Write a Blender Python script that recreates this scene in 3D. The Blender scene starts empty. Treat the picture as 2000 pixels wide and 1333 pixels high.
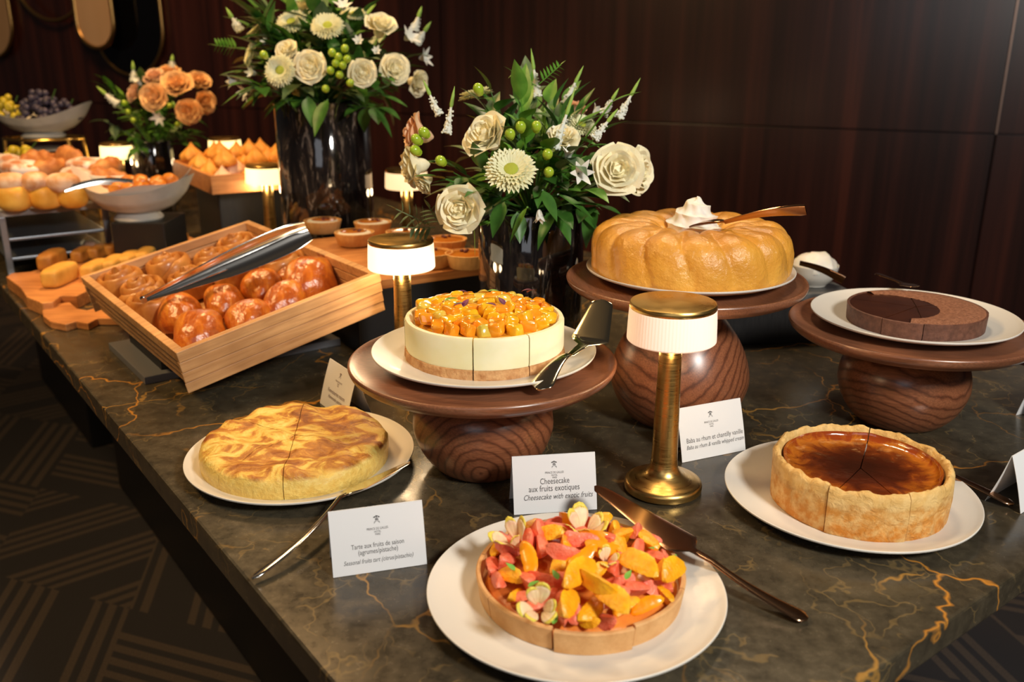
import bpy, bmesh, math, random
import numpy as np
from mathutils import Vector, Matrix, noise
random.seed(7)
sc = bpy.context.scene
COL = sc.collection
PI = math.pi
# ------------------------------------------------------------ camera
FPX, TH, RO, HC = 1765.2, math.radians(17.963), math.radians(.104), .5529
cd = bpy.data.cameras.new('camera'); cam = bpy.data.objects.new('camera', cd); COL.objects.link(cam)
cd.sensor_width = 36; cd.lens = FPX/2000*36; cd.clip_start = .05; cd.clip_end = 60
cam.matrix_world = Matrix.Translation((0, 0, HC)) @ Matrix.Rotation(PI/2-TH, 4, 'X') @ Matrix.Rotation(RO, 4, 'Z')
cd.dof.use_dof = True; cd.dof.focus_distance = 1.20; cd.dof.aperture_fstop = 4.4
sc.camera = cam
sc.view_settings.view_transform = 'Standard'; sc.view_settings.look = 'None'
sc.view_settings.gamma = 1; sc.view_settings.exposure = 0.0; sc.view_settings.use_curve_mapping = False
# ------------------------------------------------------------ world and lights
w = bpy.data.worlds.new('world'); sc.world = w; w.use_nodes = True
w.node_tree.nodes['Background'].inputs[0].default_value = (.62, .55, .50, 1)
w.node_tree.nodes['Background'].inputs[1].default_value = .045
def area(name, loc, target, size, power, col, shape='DISK', sy=None, spread=None):
    l = bpy.data.lights.new(name, 'AREA'); l.shape = shape; l.size = size
    if sy: l.size_y = sy
    if spread: l.spread = math.radians(spread)
    l.energy = power; l.color = col
    o = bpy.data.objects.new(name, l); COL.objects.link(o); o.location = loc
    o.rotation_euler = (Vector(target)-Vector(loc)).to_track_quat('-Z', 'Y').to_euler(); return o
area('ceiling_spot_front', (1.05, -.35, 1.30), (.15, 1.15, .05), .36, 41, (1, .95, .87))
area('ceiling_spot_middle', (.5, 2.2, 2.0), (.1, 1.7, .2), .4, 7, (1, .76, .50), spread=110)
area('ceiling_spot_back', (-.9, 2.7, 2.0), (-1.0, 2.5, .1), .45, 18, (1, .58, .24), spread=120)
area('ceiling_spot_left', (-1.6, 1.1, 1.9), (-.8, 1.8, 0), .5, 17, (1, .64, .28), spread=120)
area('fill_behind', (-.6, -1.6, 1.2), (0, 1.3, 0), 1.2, 5, (.92, .94, 1), 'RECTANGLE', 1.0)  # soft fill light added behind the camera
area('capsule_fill', (-1.9, 3.6, 1.9), (-2.2, 4.9, .6), .5, 9, (1, .62, .32), spread=120)  # warm light added to brighten the capsule panels on the wall
# ------------------------------------------------------------ pixel to point
def ray(x, y):
    x -= 1000; y -= 666.5
    a = x*math.cos(RO)+y*math.sin(RO); b = -x*math.sin(RO)+y*math.cos(RO)
    return Vector((a, FPX*math.cos(TH)-b*math.sin(TH), -FPX*math.sin(TH)-b*math.cos(TH)))/FPX
C0 = Vector((0, 0, HC))
def at(x, y, z=0.):
    r = ray(x, y); return C0+r*((z-HC)/r.z)
def aty(x, y, Y):
    r = ray(x, y); return C0+r*(Y/r.y)
def atpl(x, y, p, n):
    r = ray(x, y); return C0+r*((p-C0).dot(n)/r.dot(n))
T0 = Vector((.0078, .4598, 0)); U = Vector((-.599, .801, 0)); V = Vector((.801, .599, 0)); TA = math.radians(36.8)
def uv(u, v, z=0): return T0+U*u+V*v+Vector((0, 0, z))
# ------------------------------------------------------------ mesh builder
class MB:
    def __init__(s): s.v = []; s.f = []
    def add(s, vs, fs):
        n = len(s.v); s.v += [Vector(p) for p in vs]; s.f += [tuple(i+n for i in f) for f in fs]; return s
    def grid(s, fn, nu, nv, cu=False, cv=False):
        vs = [fn(i/(nu if cu else nu-1), j/(nv if cv else nv-1)) for j in range(nv) for i in range(nu)]
        fs = []
        for j in range(nv if cv else nv-1):
            for i in range(nu if cu else nu-1):
                a = j*nu+i; b = j*nu+(i+1) % nu; c = ((j+1) % nv)*nu+(i+1) % nu; d = ((j+1) % nv)*nu+i
                fs.append((a, b, c, d))
        return s.add(vs, fs)
    def lathe(s, prof, n=64, c=(0, 0, 0), rf=None, a0=0, a1=2*PI):
        c = Vector(c); full = abs(a1-a0-2*PI) < 1e-6; m = n if full else n+1
        vs = []
        for (r, z) in prof:
            for i in range(m):
                a = a0+(a1-a0)*i/n; rr = r*(rf(a, r, z) if rf else 1)
                vs.append(c+Vector((rr*math.cos(a), rr*math.sin(a), z)))
        fs = []
        for j in range(len(prof)-1):
            for i in range(n if full else m-1):
                fs.append((j*m+i, j*m+(i+1) % m, (j+1)*m+(i+1) % m, (j+1)*m+i))
        return s.add(vs, fs)
    def box(s, x0, x1, y0, y1, z0, z1, M=None, bev=0):
        bm = bmesh.new(); bmesh.ops.create_cube(bm, size=1)
        for v in bm.verts:
            v.co = Vector(((x0+x1)/2+v.co.x*(x1-x0), (y0+y1)/2+v.co.y*(y1-y0), (z0+z1)/2+v.co.z*(z1-z0)))
        if bev: bmesh.ops.bevel(bm, geom=bm.edges[:], offset=bev, segments=2, affect='EDGES', profile=.6)
        bm.verts.index_update()
        vs = [(M @ v.co if M else v.co.copy()) for v in bm.verts]; fs = [tuple(v.index for v in f.verts) for f in bm.faces]
        bm.free(); return s.add(vs, fs)
    def se(s, a, b, c, e1=1., e2=1., nu=24, nv=14, M=None, amp=0, fr=10, seed=0, fn=None):
        def pw(x, e): return math.copysign(abs(x)**e, x)
        def f(i, j):
            t = i*2*PI; p = -PI/2+j*PI
            q = Vector((a*pw(math.cos(p), e1)*pw(math.cos(t), e2), b*pw(math.cos(p), e1)*pw(math.sin(t), e2), c*pw(math.sin(p), e1)))
            if fn: q = fn(q)
            if amp: q = q*(1+amp*noise.noise(q*fr+Vector((seed, seed*.7, 0))))
            return M @ q if M else q
        return s.grid(f, nu, nv, cu=True)
    def tube(s, path, rad, n=10, cap=True):
        path = [Vector(p) for p in path]; m = len(path)
        if not hasattr(rad, '__len__'): rad = [rad]*m
        up = Vector((0, 0, 1)); base = len(s.v)
        for i, p in enumerate(path):
            t = (path[min(i+1, m-1)]-path[max(i-1, 0)]).normalized()
            a = t.cross(up)
            if a.length < .05: a = t.cross(Vector((1, 0, 0)))
            a.normalize(); b = t.cross(a)
            for k in range(n):
                q = 2*PI*k/n; s.v.append(p+a*(rad[i]*math.cos(q))+b*(rad[i]*math.sin(q)))
        for i in range(m-1):
            for k in range(n):
                s.f.append((base+i*n+k, base+i*n+(k+1) % n, base+(i+1)*n+(k+1) % n, base+(i+1)*n+k))
        if cap:
            s.f.append(tuple(base+k for k in range(n))[::-1]); s.f.append(tuple(base+(m-1)*n+k for k in range(n)))
        return s
    def ribbon(s, path, wid, th, roll=0, side=None, n=10, cup=0):
        """flattened bar along a path: oval section of given widths and thickness"""
        path = [Vector(p) for p in path]; m = len(path)
        if not hasattr(th, '__len__'): th = [th]*m
        if not hasattr(roll, '__len__'): roll = [roll]*m
        base = len(s.v); K = n
        for i, p in enumerate(path):
            t = (path[min(i+1, m-1)]-path[max(i-1, 0)]).normalized()
            a = Vector(side) if side is not None else t.cross(Vector((0, 0, 1)))
            a = (a-t*a.dot(t)).normalized(); b = a.cross(t)
            R = Matrix.Rotation(roll[i], 3, t); a = R @ a; b = R @ b
            for k in range(K):
                q = 2*PI*k/K; cx = math.cos(q); sx = math.sin(q)
                x = math.copysign(abs(cx)**.7, cx)*wid[i]/2; y = math.copysign(abs(sx)**.7, sx)*th[i]/2
                s.v.append(p+a*x+b*(y+cup*abs(x)))
        for i in range(m-1):
            for k in range(K):
                s.f.append((base+i*K+k, base+i*K+(k+1) % K, base+(i+1)*K+(k+1) % K, base+(i+1)*K+k))
        s.f.append(tuple(base+k for k in range(K))[::-1]); s.f.append(tuple(base+(m-1)*K+k for k in range(K)))
        return s
    def xf(s, M, i0=0):
        for i in range(i0, len(s.v)): s.v[i] = M @ s.v[i]
        return s
    def build(s, name, mat, parent=None, smooth=True, origin=None, ang=40):
        """vertices are world coordinates if origin is given or parent is None"""
        me = bpy.data.meshes.new(name)
        off = Vector((0, 0, 0))
        if origin is not None: off = Vector(origin)
        elif parent is None:
            xs = [p.x for p in s.v]; ys = [p.y for p in s.v]; zs = [p.z for p in s.v]
            off = Vector(((min(xs)+max(xs))/2, (min(ys)+max(ys))/2, min(zs)))
        me.from_pydata([tuple(p-off) for p in s.v], [], s.f)
        bm = bmesh.new(); bm.from_mesh(me); bmesh.ops.remove_doubles(bm, verts=bm.verts[:], dist=2e-6)
        bmesh.ops.recalc_face_normals(bm, faces=bm.faces[:]); bm.to_mesh(me); bm.free()
        if smooth:
            for p in me.polygons: p.use_smooth = True
            if ang: 
                try: me.set_sharp_from_angle(angle=math.radians(ang))
                except Exception: pass
        me.materials.append(mat)
        o = bpy.data.objects.new(name, me); COL.objects.link(o)
        if parent is not None: o.parent = parent
        else: o.location = off
        return o
def tag(o, label=None, cat=None, group=None, kind=None):
    if label: o['label'] = label
    if cat: o['category'] = cat
    if group: o['group'] = group
    if kind: o['kind'] = kind
    return o
def thing(name, label, cat, loc=(0, 0, 0), rz=0, group=None, M=None):
    o = bpy.data.objects.new(name, None); COL.objects.link(o); o.empty_display_size = .02
    if M is not None: o.matrix_world = M
    else: o.location = loc; o.rotation_euler = (0, 0, rz)
    return tag(o, label, cat, group)
def dup(root, loc=None, rz=None, label=None, M=None):
    r = root.copy(); COL.objects.link(r)
    if M is not None: r.matrix_world = M
    else:
        if loc is not None: r.location = loc
        if rz is not None: r.rotation_euler = (0, 0, rz)
    if label: r['label'] = label
    for ch in list(root.children):
        c = ch.copy(); COL.objects.link(c); c.parent = r
        for g in list(ch.children):
            d = g.copy(); COL.objects.link(d); d.parent = c
    return r
def zto(d, pos=(0, 0, 0), spin=0, sc_=1):
    """matrix taking +z to direction d"""
    q = Vector(d).normalized().to_track_quat('Z', 'Y')
    return Matrix.Translation(pos) @ q.to_matrix().to_4x4() @ Matrix.Rotation(spin, 4, 'Z') @ Matrix.Scale(sc_, 4)
# ------------------------------------------------------------ materials
def nodes(name):
    m = bpy.data.materials.new(name); m.use_nodes = True
    nt = m.node_tree; return m, nt, nt.nodes['Principled BSDF']
def L(nt, a, b): nt.links.new(a, b)
def coords(nt, scale=(1, 1, 1), rot=(0, 0, 0), kind='Object'):
    t = nt.nodes.new('ShaderNodeTexCoord'); mp = nt.nodes.new('ShaderNodeMapping')
    mp.inputs['Scale'].default_value = scale; mp.inputs['Rotation'].default_value = rot
    L(nt, t.outputs[kind], mp.inputs[0]); return mp.outputs[0]
def noisen(nt, vec, scale, detail=4, rough=.5, dist=0):
    n = nt.nodes.new('ShaderNodeTexNoise'); n.inputs['Scale'].default_value = scale; n.inputs['Detail'].default_value = detail
    n.inputs['Roughness'].default_value = rough; n.inputs['Distortion'].default_value = dist; L(nt, vec, n.inputs['Vector']); return n
def ramp(nt, fac, stops, interp='LINEAR'):
    r = nt.nodes.new('ShaderNodeValToRGB'); r.color_ramp.interpolation = interp
    while len(r.color_ramp.elements) < len(stops): r.color_ramp.elements.new(.5)
    for e, (p, c) in zip(r.color_ramp.elements, stops): e.position = p; e.color = (*c, 1) if len(c) == 3 else c
    L(nt, fac, r.inputs[0]); return r.outputs[0]
def mix(nt, fac, a, b, mode='MIX'):
    m = nt.nodes.new('ShaderNodeMix'); m.data_type = 'RGBA'; m.blend_type = mode
    for s_, v in ((m.inputs[0], fac), (m.inputs[6], a), (m.inputs[7], b)):
        if isinstance(v, (int, float)): s_.default_value = v
        elif isinstance(v, tuple): s_.default_value = (*v, 1)
        else: L(nt, v, s_)
    return m.outputs[2]
def math_(nt, op, a, b=None, c=None):
    m = nt.nodes.new('ShaderNodeMath'); m.operation = op
    for i, v in enumerate((a, b, c)):
        if v is None: continue
        if isinstance(v, (int, float)): m.inputs[i].default_value = v
        else: L(nt, v, m.inputs[i])
    return m.outputs[0]
def bump(nt, b, h, strength=.3, dist=.002):
    n = nt.nodes.new('ShaderNodeBump'); n.inputs['Strength'].default_value = strength; n.inputs['Distance'].default_value = dist
    L(nt, h, n.inputs['Height']); L(nt, n.outputs[0], b.inputs['Normal']); L(nt, n.outputs[0], b.inputs['Coat Normal'])
def pm(name, c1, c2=None, scale=20, rough=.5, metal=0, bmp=0, bs=None, coat=0, lo=.35, hi=.65, sss=0, detail=4, sc3=(1, 1, 1), bd=.002, dist=0, spec=None, kind='Object'):
    m, nt, b = nodes(name)
    b.inputs['Roughness'].default_value = rough; b.inputs['Metallic'].default_value = metal
    b.inputs['Coat Weight'].default_value = coat; b.inputs['Coat Roughness'].default_value = .08
    if spec is not None: b.inputs['Specular IOR Level'].default_value = spec
    if sss:
        b.inputs['Subsurface Weight'].default_value = sss; b.inputs['Subsurface Radius'].default_value = (.012, .006, .003); b.inputs['Subsurface Scale'].default_value = .6
    b.inputs['Base Color'].default_value = (*c1, 1)
    if c2 or bmp:
        vec = coords(nt, sc3, kind=kind); n = noisen(nt, vec, scale, detail, .55, dist)
        if c2: L(nt, ramp(nt, n.outputs[0], [(lo, c1), (hi, c2)]), b.inputs['Base Color'])
        if bmp:
            n2 = noisen(nt, vec, bs or scale, detail); bump(nt, b, n2.outputs[0], bmp, bd)
    return m
def marble():
    m, nt, b = nodes('dark marble with gold veins')
    vec = coords(nt); big = noisen(nt, vec, 2.3, 3, .5)
    wob = noisen(nt, vec, 5.5, 4, .6)
    def warp(amt, v, src):
        s_ = nt.nodes.new('ShaderNodeVectorMath'); s_.operation = 'SUBTRACT'; L(nt, src.outputs['Color'], s_.inputs[0]); s_.inputs[1].default_value = (.5, .5, .5)
        k = nt.nodes.new('ShaderNodeVectorMath'); k.operation = 'SCALE'; L(nt, s_.outputs[0], k.inputs[0]); k.inputs['Scale'].default_value = amt
        a = nt.nodes.new('ShaderNodeVectorMath'); a.operation = 'ADD'; L(nt, v, a.inputs[0]); L(nt, k.outputs[0], a.inputs[1]); return a.outputs[0]
    wv = warp(.16, vec, wob)
    def veins(scale, width, v, thr, seed):
        vo = nt.nodes.new('ShaderNodeTexVoronoi'); vo.feature = 'DISTANCE_TO_EDGE'; vo.inputs['Scale'].default_value = scale
        mp = nt.nodes.new('ShaderNodeMapping'); mp.inputs['Location'].default_value = (seed, seed*1.7, 0); mp.inputs['Scale'].default_value = (1, .62, 1); mp.inputs['Rotation'].default_value = (0, 0, seed)
        L(nt, v, mp.inputs[0]); L(nt, mp.outputs[0], vo.inputs['Vector'])
        e = ramp(nt, vo.outputs['Distance'], [(0, (1, 1, 1)), (width*.45, (.75, .75, .75)), (width, (0, 0, 0))])
        k = noisen(nt, mp.outputs[0], scale*.8, 2); mk = ramp(nt, k.outputs[0], [(thr, (0, 0, 0)), (thr+.1, (1, 1, 1))])
        x = nt.nodes.new('ShaderNodeMix'); x.data_type = 'RGBA'; x.blend_type = 'MULTIPLY'; x.inputs[0].default_value = 1
        L(nt, e, x.inputs[6]); L(nt, mk, x.inputs[7]); return x.outputs[2]
    v1 = veins(3.1, .0058, wv, .49, 1.3); v2 = veins(7.5, .015, wv, .49, 4.1); v3 = veins(19, .035, warp(.05, wv, noisen(nt, vec, 22, 3)), .50, 7.7)
    fine = noisen(nt, vec, 42, 8, .7)
    base = ramp(nt, big.outputs[0], [(.3, (.032, .026, .017)), (.5, (.052, .043, .028)), (.7, (.072, .062, .042))])
    base = mix(nt, 1.0, base, ramp(nt, fine.outputs[0], [(.3, (.55, .55, .55)), (.7, (1.5, 1.45, 1.35))]), 'MULTIPLY')
    sp = noisen(nt, vec, 120, 3, .6); spk = ramp(nt, sp.outputs[0], [(.66, (0, 0, 0)), (.76, (.5, .5, .5))])
    base = mix(nt, spk, base, (.17, .14, .09))
    base = mix(nt, math_(nt, 'MULTIPLY', v3, .42), base, (.25, .165, .06))
    base = mix(nt, math_(nt, 'MULTIPLY', v2, .75), base, (.42, .22, .045))
    base = mix(nt, v1, base, (.52, .22, .03))
    L(nt, base, b.inputs['Base Color'])
    b.inputs['Roughness'].default_value = .22; b.inputs['Specular IOR Level'].default_value = .6
    L(nt, ramp(nt, fine.outputs[0], [(.3, (.16, .16, .16)), (.7, (.30, .30, .30))]), b.inputs['Roughness'])
    return m
def walnut(name, c1=(.10, .032, .014), c2=(.24, .088, .040), rings=9, axis='X', rot=(0, 0, 0), rough=.33, line=False):
    m, nt, b = nodes(name)
    vec = coords(nt, (1, 1, 1), rot)
    n = noisen(nt, vec, 7, 2, .4)
    wv = nt.nodes.new('ShaderNodeTexWave'); wv.wave_type = 'RINGS'; wv.rings_direction = axis; wv.inputs['Scale'].default_value = rings
    wv.inputs['Distortion'].default_value = 3.2; wv.inputs['Detail'].default_value = 2.5; wv.inputs['Detail Scale'].default_value = 1.2; L(nt, vec, wv.inputs[0])
    g = ramp(nt, wv.outputs[0], [(.0, tuple(.62*x for x in c1)), (.10, c1), (.5, c2), (1, c2)]) if line else ramp(nt, wv.outputs[0], [(.0, c1), (.35, tuple(.5*(a+b_) for a, b_ in zip(c1, c2))), (1, c2)])
    fib = noisen(nt, coords(nt, (6, 90, 90), rot), 6, 3)
    g = mix(nt, 1., g, ramp(nt, fib.outputs[0], [(.3, (.72, .72, .72)), (.7, (1.25, 1.25, 1.25))]), 'MULTIPLY')
    L(nt, g, b.inputs['Base Color']); b.inputs['Roughness'].default_value = rough
    b.inputs['Coat Weight'].default_value = .35; b.inputs['Coat Roughness'].default_value = .25
    return m
def woodplank(name, c1, c2, rot=(0, 0, 0), rough=.5, s=(3, 60, 60)):
    m, nt, b = nodes(name); vec = coords(nt, s, rot); n = noisen(nt, vec, 2.2, 4, .6, .6)
    n2 = noisen(nt, coords(nt), 9, 3)
    g = ramp(nt, n.outputs[0], [(.3, c1), (.7, c2)])
    g = mix(nt, 1., g, ramp(nt, n2.outputs[0], [(.35, (.75, .7, .66)), (.65, (1.1, 1.1, 1.1))]), 'MULTIPLY')
    L(nt, g, b.inputs['Base Color']); b.inputs['Roughness'].default_value = rough; bump(nt, b, n.outputs[0], .15, .001); return m
def wallmat():
    m, nt, b = nodes('mahogany veneer'); vec = coords(nt, (22, 22, .5)); n = noisen(nt, vec, 1.0, 5, .55, .3)
    n2 = noisen(nt, coords(nt, (3, 3, .25)), 1.6, 2)
    g = ramp(nt, n.outputs[0], [(.3, (.017, .0046, .0034)), (.52, (.042, .0112, .0075)), (.7, (.080, .020, .0115))])
    g = mix(nt, 1., g, ramp(nt, n2.outputs[0], [(.3, (.75, .75, .75)), (.7, (1.25, 1.2, 1.2))]), 'MULTIPLY')
    L(nt, g, b.inputs['Base Color']); b.inputs['Roughness'].default_value = .3; b.inputs['Coat Weight'].default_value = .25; b.inputs['Coat Roughness'].default_value = .2; return m
def carpet():
    m, nt, b = nodes('patterned carpet'); vec = coords(nt, (1, 1, 1), (0, 0, .35))
    s_ = nt.nodes.new('ShaderNodeSeparateXYZ'); L(nt, vec, s_.inputs[0]); X = s_.outputs[0]; Y = s_.outputs[1]
    S = 2.1
    a = math_(nt, 'MULTIPLY', math_(nt, 'ADD', X, math_(nt, 'MULTIPLY', Y, .577)), S)
    c = math_(nt, 'MULTIPLY', math_(nt, 'MULTIPLY', Y, 1.1547), S)
    ia = math_(nt, 'FLOOR', a); ic = math_(nt, 'FLOOR', c)
    k = math_(nt, 'FLOORED_MODULO', math_(nt, 'ADD', ia, math_(nt, 'MULTIPLY', ic, 2)), 3)
    def stripe(ang):
        d = math_(nt, 'ADD', math_(nt, 'MULTIPLY', X, math.cos(ang)), math_(nt, 'MULTIPLY', Y, math.sin(ang)))
        f = math_(nt, 'FRACT', math_(nt, 'MULTIPLY', d, S*2)); g = math_(nt, 'FRACT', math_(nt, 'MULTIPLY', d, S*12))
        return math_(nt, 'MULTIPLY', math_(nt, 'GREATER_THAN', g, .45), math_(nt, 'GREATER_THAN', f, .42))
    s0, s1, s2 = stripe(PI/2), stripe(PI/2+PI/3), stripe(PI/2-PI/3)
    k0 = math_(nt, 'LESS_THAN', k, .5); k2 = math_(nt, 'GREATER_THAN', k, 1.5); k1 = math_(nt, 'SUBTRACT', 1, math_(nt, 'ADD', k0, k2))
    t = math_(nt, 'ADD', math_(nt, 'ADD', math_(nt, 'MULTIPLY', s0, k0), math_(nt, 'MULTIPLY', s1, k1)), math_(nt, 'MULTIPLY', s2, k2))
    fz = noisen(nt, vec, 260, 3)
    tt = math_(nt, 'MULTIPLY', t, ramp(nt, fz.outputs[0], [(.3, (.5, .5, .5)), (.7, (1, 1, 1))]))
    L(nt, mix(nt, tt, (.020, .018, .021), (.075, .055, .042)), b.inputs['Base Color'])
    b.inputs['Roughness'].default_value = .95; bump(nt, b, fz.outputs[0], .6, .004); return m
def emis(name, col, st, base=(.9, .85, .78)):
    m, nt, b = nodes(name); b.inputs['Base Color'].default_value = (*base, 1); b.inputs['Roughness'].default_value = .6
    b.inputs['Emission Color'].default_value = (*col, 1); b.inputs['Emission Strength'].default_value = st; return m
def brassmat():
    m, nt, b = nodes('brushed brass'); b.inputs['Metallic'].default_value = 1; b.inputs['Base Color'].default_value = (.62, .40, .13, 1)
    n = noisen(nt, coords(nt, (8, 8, 260)), 3, 3); b.inputs['Roughness'].default_value = .3
    L(nt, ramp(nt, n.outputs[0], [(.3, (.24, .24, .24)), (.7, (.42, .42, .42))]), b.inputs['Roughness']); bump(nt, b, n.outputs[0], .06, .0006); return m
def vasemat():
    m, nt, b = nodes('dark crackled glass'); vec = coords(nt, (30, 30, 6)); n = noisen(nt, vec, 1.3, 6, .75, 1.2)
    L(nt, ramp(nt, n.outputs[0], [(.46, (.008, .006, .006)), (.58, (.030, .022, .018)), (.64, (.26, .21, .17)), (.70, (.05, .035, .028))]), b.inputs['Base Color'])
    b.inputs['Roughness'].default_value = .07; b.inputs['Coat Weight'].default_value = 1; b.inputs['Coat Roughness'].default_value = .02
    bump(nt, b, noisen(nt, coords(nt, (40, 40, 8)), 1, 3).outputs[0], .25, .002); return m
M_ = {}
M_['marble'] = marble(); M_['wall'] = wallmat(); M_['carpet'] = carpet()
M_['black'] = pm('black lacquer', (.008, .008, .009), rough=.45)
M_['blackwood'] = pm('black stained oak', (.007, .007, .008), (.016, .015, .015), 8, .5, sc3=(40, 40, 3), bmp=.3)
M_['walnut_top'] = walnut('walnut board', rings=6, axis='X', rot=(0, .05, .6), c1=(.165, .062, .030), c2=(.26, .103, .050))
M_['walnut_ball'] = walnut('walnut pedestal', rings=27, axis='Y', rot=(.35, .1, .3), c1=(.17, .056, .025), c2=(.24, .086, .038), line=True)
M_['brass'] = brassmat()
M_['plate'] = pm('ivory stoneware', (.70, .675, .615), rough=.38, bmp=.12, bs=260, bd=.0006, coat=.15)
M_['silver'] = pm('polished steel', (.78, .76, .73), rough=.13, metal=1)
M_['bronze'] = pm('rose bronze', (.50, .29, .17), rough=.19, metal=1)
M_['goldsilver'] = pm('pale gilt steel', (.78, .68, .48), rough=.12, metal=1)
M_['paper'] = pm('white card', (.80, .80, .80), rough=.6)
M_['ink'] = pm('grey ink', (.06, .055, .055), rough=.7)
M_['inkbrown'] = pm('brown ink', (.16, .09, .08), rough=.7)
M_['crate'] = woodplank('pale crate wood', (.50, .25, .095), (.74, .43, .19), rot=(0, 0, 0))
M_['boardwood'] = woodplank('honey board wood', (.42, .15, .04), (.70, .32, .10))
M_['vase'] = vasemat()
M_['leaf'] = pm('dark leaf', (.026, .095, .012), (.075, .215, .030), 25, .42, lo=.3, hi=.7)
M_['leaf2'] = pm('fresh leaf', (.075, .23, .02), (.17, .36, .045), 25, .42)
M_['greyleaf'] = pm('grey green leaf', (.07, .13, .055), (.16, .23, .10), 25, .5)
M_['stem'] = pm('stem', (.05, .13, .02), rough=.5)
M_['rose'] = pm('cream petal', (.88, .79, .46), (.95, .92, .72), 30, .55, lo=.3, hi=.7)
M_['rose_peach'] = pm('peach petal', (.80, .48, .27), (.88, .62, .40), 30, .55, sss=.15)
M_['rose_orange'] = pm('apricot petal', (.82, .46, .17), (.88, .60, .30), 30, .55)  # cream roses with the orange light put into the petal colour
M_['mum'] = pm('pale yellow petal', (.80, .78, .42), (.90, .89, .66), 60, .55)
M_['mumc'] = pm('green flower centre', (.36, .46, .03), (.60, .62, .08), 200, .7, bmp=.5)
M_['white'] = pm('white petal', (.84, .84, .74), (.88, .88, .82), 40, .5)
M_['berry'] = pm('green berry', (.30, .48, .02), (.42, .58, .05), 30, .25, coat=.5)
M_['spike'] = pm('white spike floret', (.72, .76, .66), (.84, .86, .80), 300, .7, bmp=.6)
M_['spiket'] = pm('green spike tip', (.30, .50, .09), rough=.6)
# ------------------------------------------------------------ setting
def struct(name, mb, mat, smooth=False):
    o = mb.build(name, mat, smooth=smooth); o['kind'] = 'structure'; return o
b = MB(); b.box(-7, 7, -1.5, 9, -.80, -.75); struct('floor', b, M_['carpet'])
WN = Vector((.407, .914, 0)).normalized(); WD = Vector((-WN.y, WN.x, 0)); WC = 3.9; WP = WN*WC
WM = Matrix(((WD.x, WN.x, 0, WP.x), (WD.y, WN.y, 0, WP.y), (0, 0, 1, 0), (0, 0, 0, 1)))
def atwall(x, y, off=0): return atpl(x, y, WP-WN*off, WN)
seamp = atwall(1945, 262); seamz = seamp.z; seamx = (seamp-WP).dot(WD)
b = MB()
# upper and lower veneer panels with a narrow shadow gap between them
for (z0, z1) in ((-.75, seamz-.003), (seamz+.003, 2.4)):
    xs = [seamx-3.2, seamx-.0, seamx+2.35, seamx+4.7, seamx+7]
    for x0, x1 in zip(xs[:-1], xs[1:]):
        b.box(x0+.003, x1-.003, 0, .03, z0, z1, M=WM, bev=.0015)
b.box(seamx-3.3, seamx+7.1, .03, .08, -.75, 2.4, M=WM)
struct('wall_back', b, M_['wall'])
b = MB(); b.box(seamx-.004, seamx+.002, -.004, .02, seamz, 2.4, M=WM); struct('trim_1', b, pm('bronze inlay', (.30, .20, .16), rough=.35, metal=.6))
# ------------------------------------------------------------ table
tb = thing('buffet_table', 'long buffet table with dark gold-veined marble top on a black base', 'table', uv(1.8, .7, -.75))
TM = Matrix(((V.x, U.x, 0, T0.x), (V.y, U.y, 0, T0.y), (0, 0, 1, 0), (0, 0, 0, 1)))
b = MB(); b.box(0, 1.41, 0, 3.75, -.036, 0, M=TM, bev=.0035); b.build('marble_top', M_['marble'], tb, origin=tb.location, smooth=False)
b = MB(); b.box(.012, 1.4, .012, 3.74, -.052, -.0365, M=TM); b.build('underframe', M_['black'], tb, origin=tb.location, smooth=False)
b = MB(); b.box(.26, 1.15, .55, 2.4, -.75, -.0525, M=TM, bev=.004); b.build('plinth', M_['black'], tb, origin=tb.location, smooth=False)
b = MB(); b.box(.26, 1.15, 2.75, 3.6, -.75, -.0525, M=TM, bev=.004); b.build('plinth', M_['black'], tb, origin=tb.location, smooth=False)
# ------------------------------------------------------------ table lamps
def smoothprof(pts, n=6):
    """Catmull-Rom through profile points"""
    P = [Vector((p[0], p[1], 0)) for p in pts]; P = [P[0]]+P+[P[-1]]; out = []
    for i in range(1, len(P)-2):
        for k in range(n):
            t = k/n; a, b_, c, d = P[i-1], P[i], P[i+1], P[i+2]
            q = .5*((2*b_)+(c-a)*t+(2*a-5*b_+4*c-d)*t*t+(3*b_-a-3*c+d)*t**3); out.append((max(q.x, 0), q.y))
    out.append((P[-1].x, P[-1].y)); return out
def make_lamp(label, loc, col, st, pw, group='cordless brass table lamps'):
    t = thing('table_lamp', label, 'table lamp', loc, 0, group)
    b = MB(); b.lathe([(0, 0), (.047, 0), (.0505, .003), (.0508, .009), (.0495, .0125), (.046, .0145), (.034, .018), (.024, .024), (.0185, .032), (.0172, .042), (.0165, .06)], 72)
    b.build('base', M_['brass'], t)
    b = MB(); b.lathe([(.0165, .06), (.0160, .10), (.0148, .15), (.0140, .2075)], 40); b.build('pole', M_['brass'], t)
    m = emis('glowing ribbed shade', col, st)
    b = MB(); b.lathe([(.014, .2062), (.0535, .2062), (.0552, .208), (.0552, .2115), (.0545, .23), (.0535, .2475), (.0520, .2485)], 240, rf=lambda a, r, z: 1+(.006*math.sin(a*80) if z > .2075 and z < .248 and r > .053 else 0))
    b.build('lamp_shade', m, t)
    b = MB(); b.lathe([(.0, .2485), (.0532, .2485), (.0538, .2497), (.0538, .2535), (.0525, .2556), (.050, .2562), (0, .2568)], 72); b.build('cap', M_['brass'], t)
    for k in range(3):
        a = k*2*PI/3+.5
        l = bpy.data.lights.new('bulb', 'POINT'); l.energy = pw; l.color = (1, .72, .42); l.shadow_soft_size = .012
        o = bpy.data.objects.new('bulb', l); COL.objects.link(o); o.parent = t; o.location = (.036*math.cos(a), .036*math.sin(a), .192)
    return t
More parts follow.
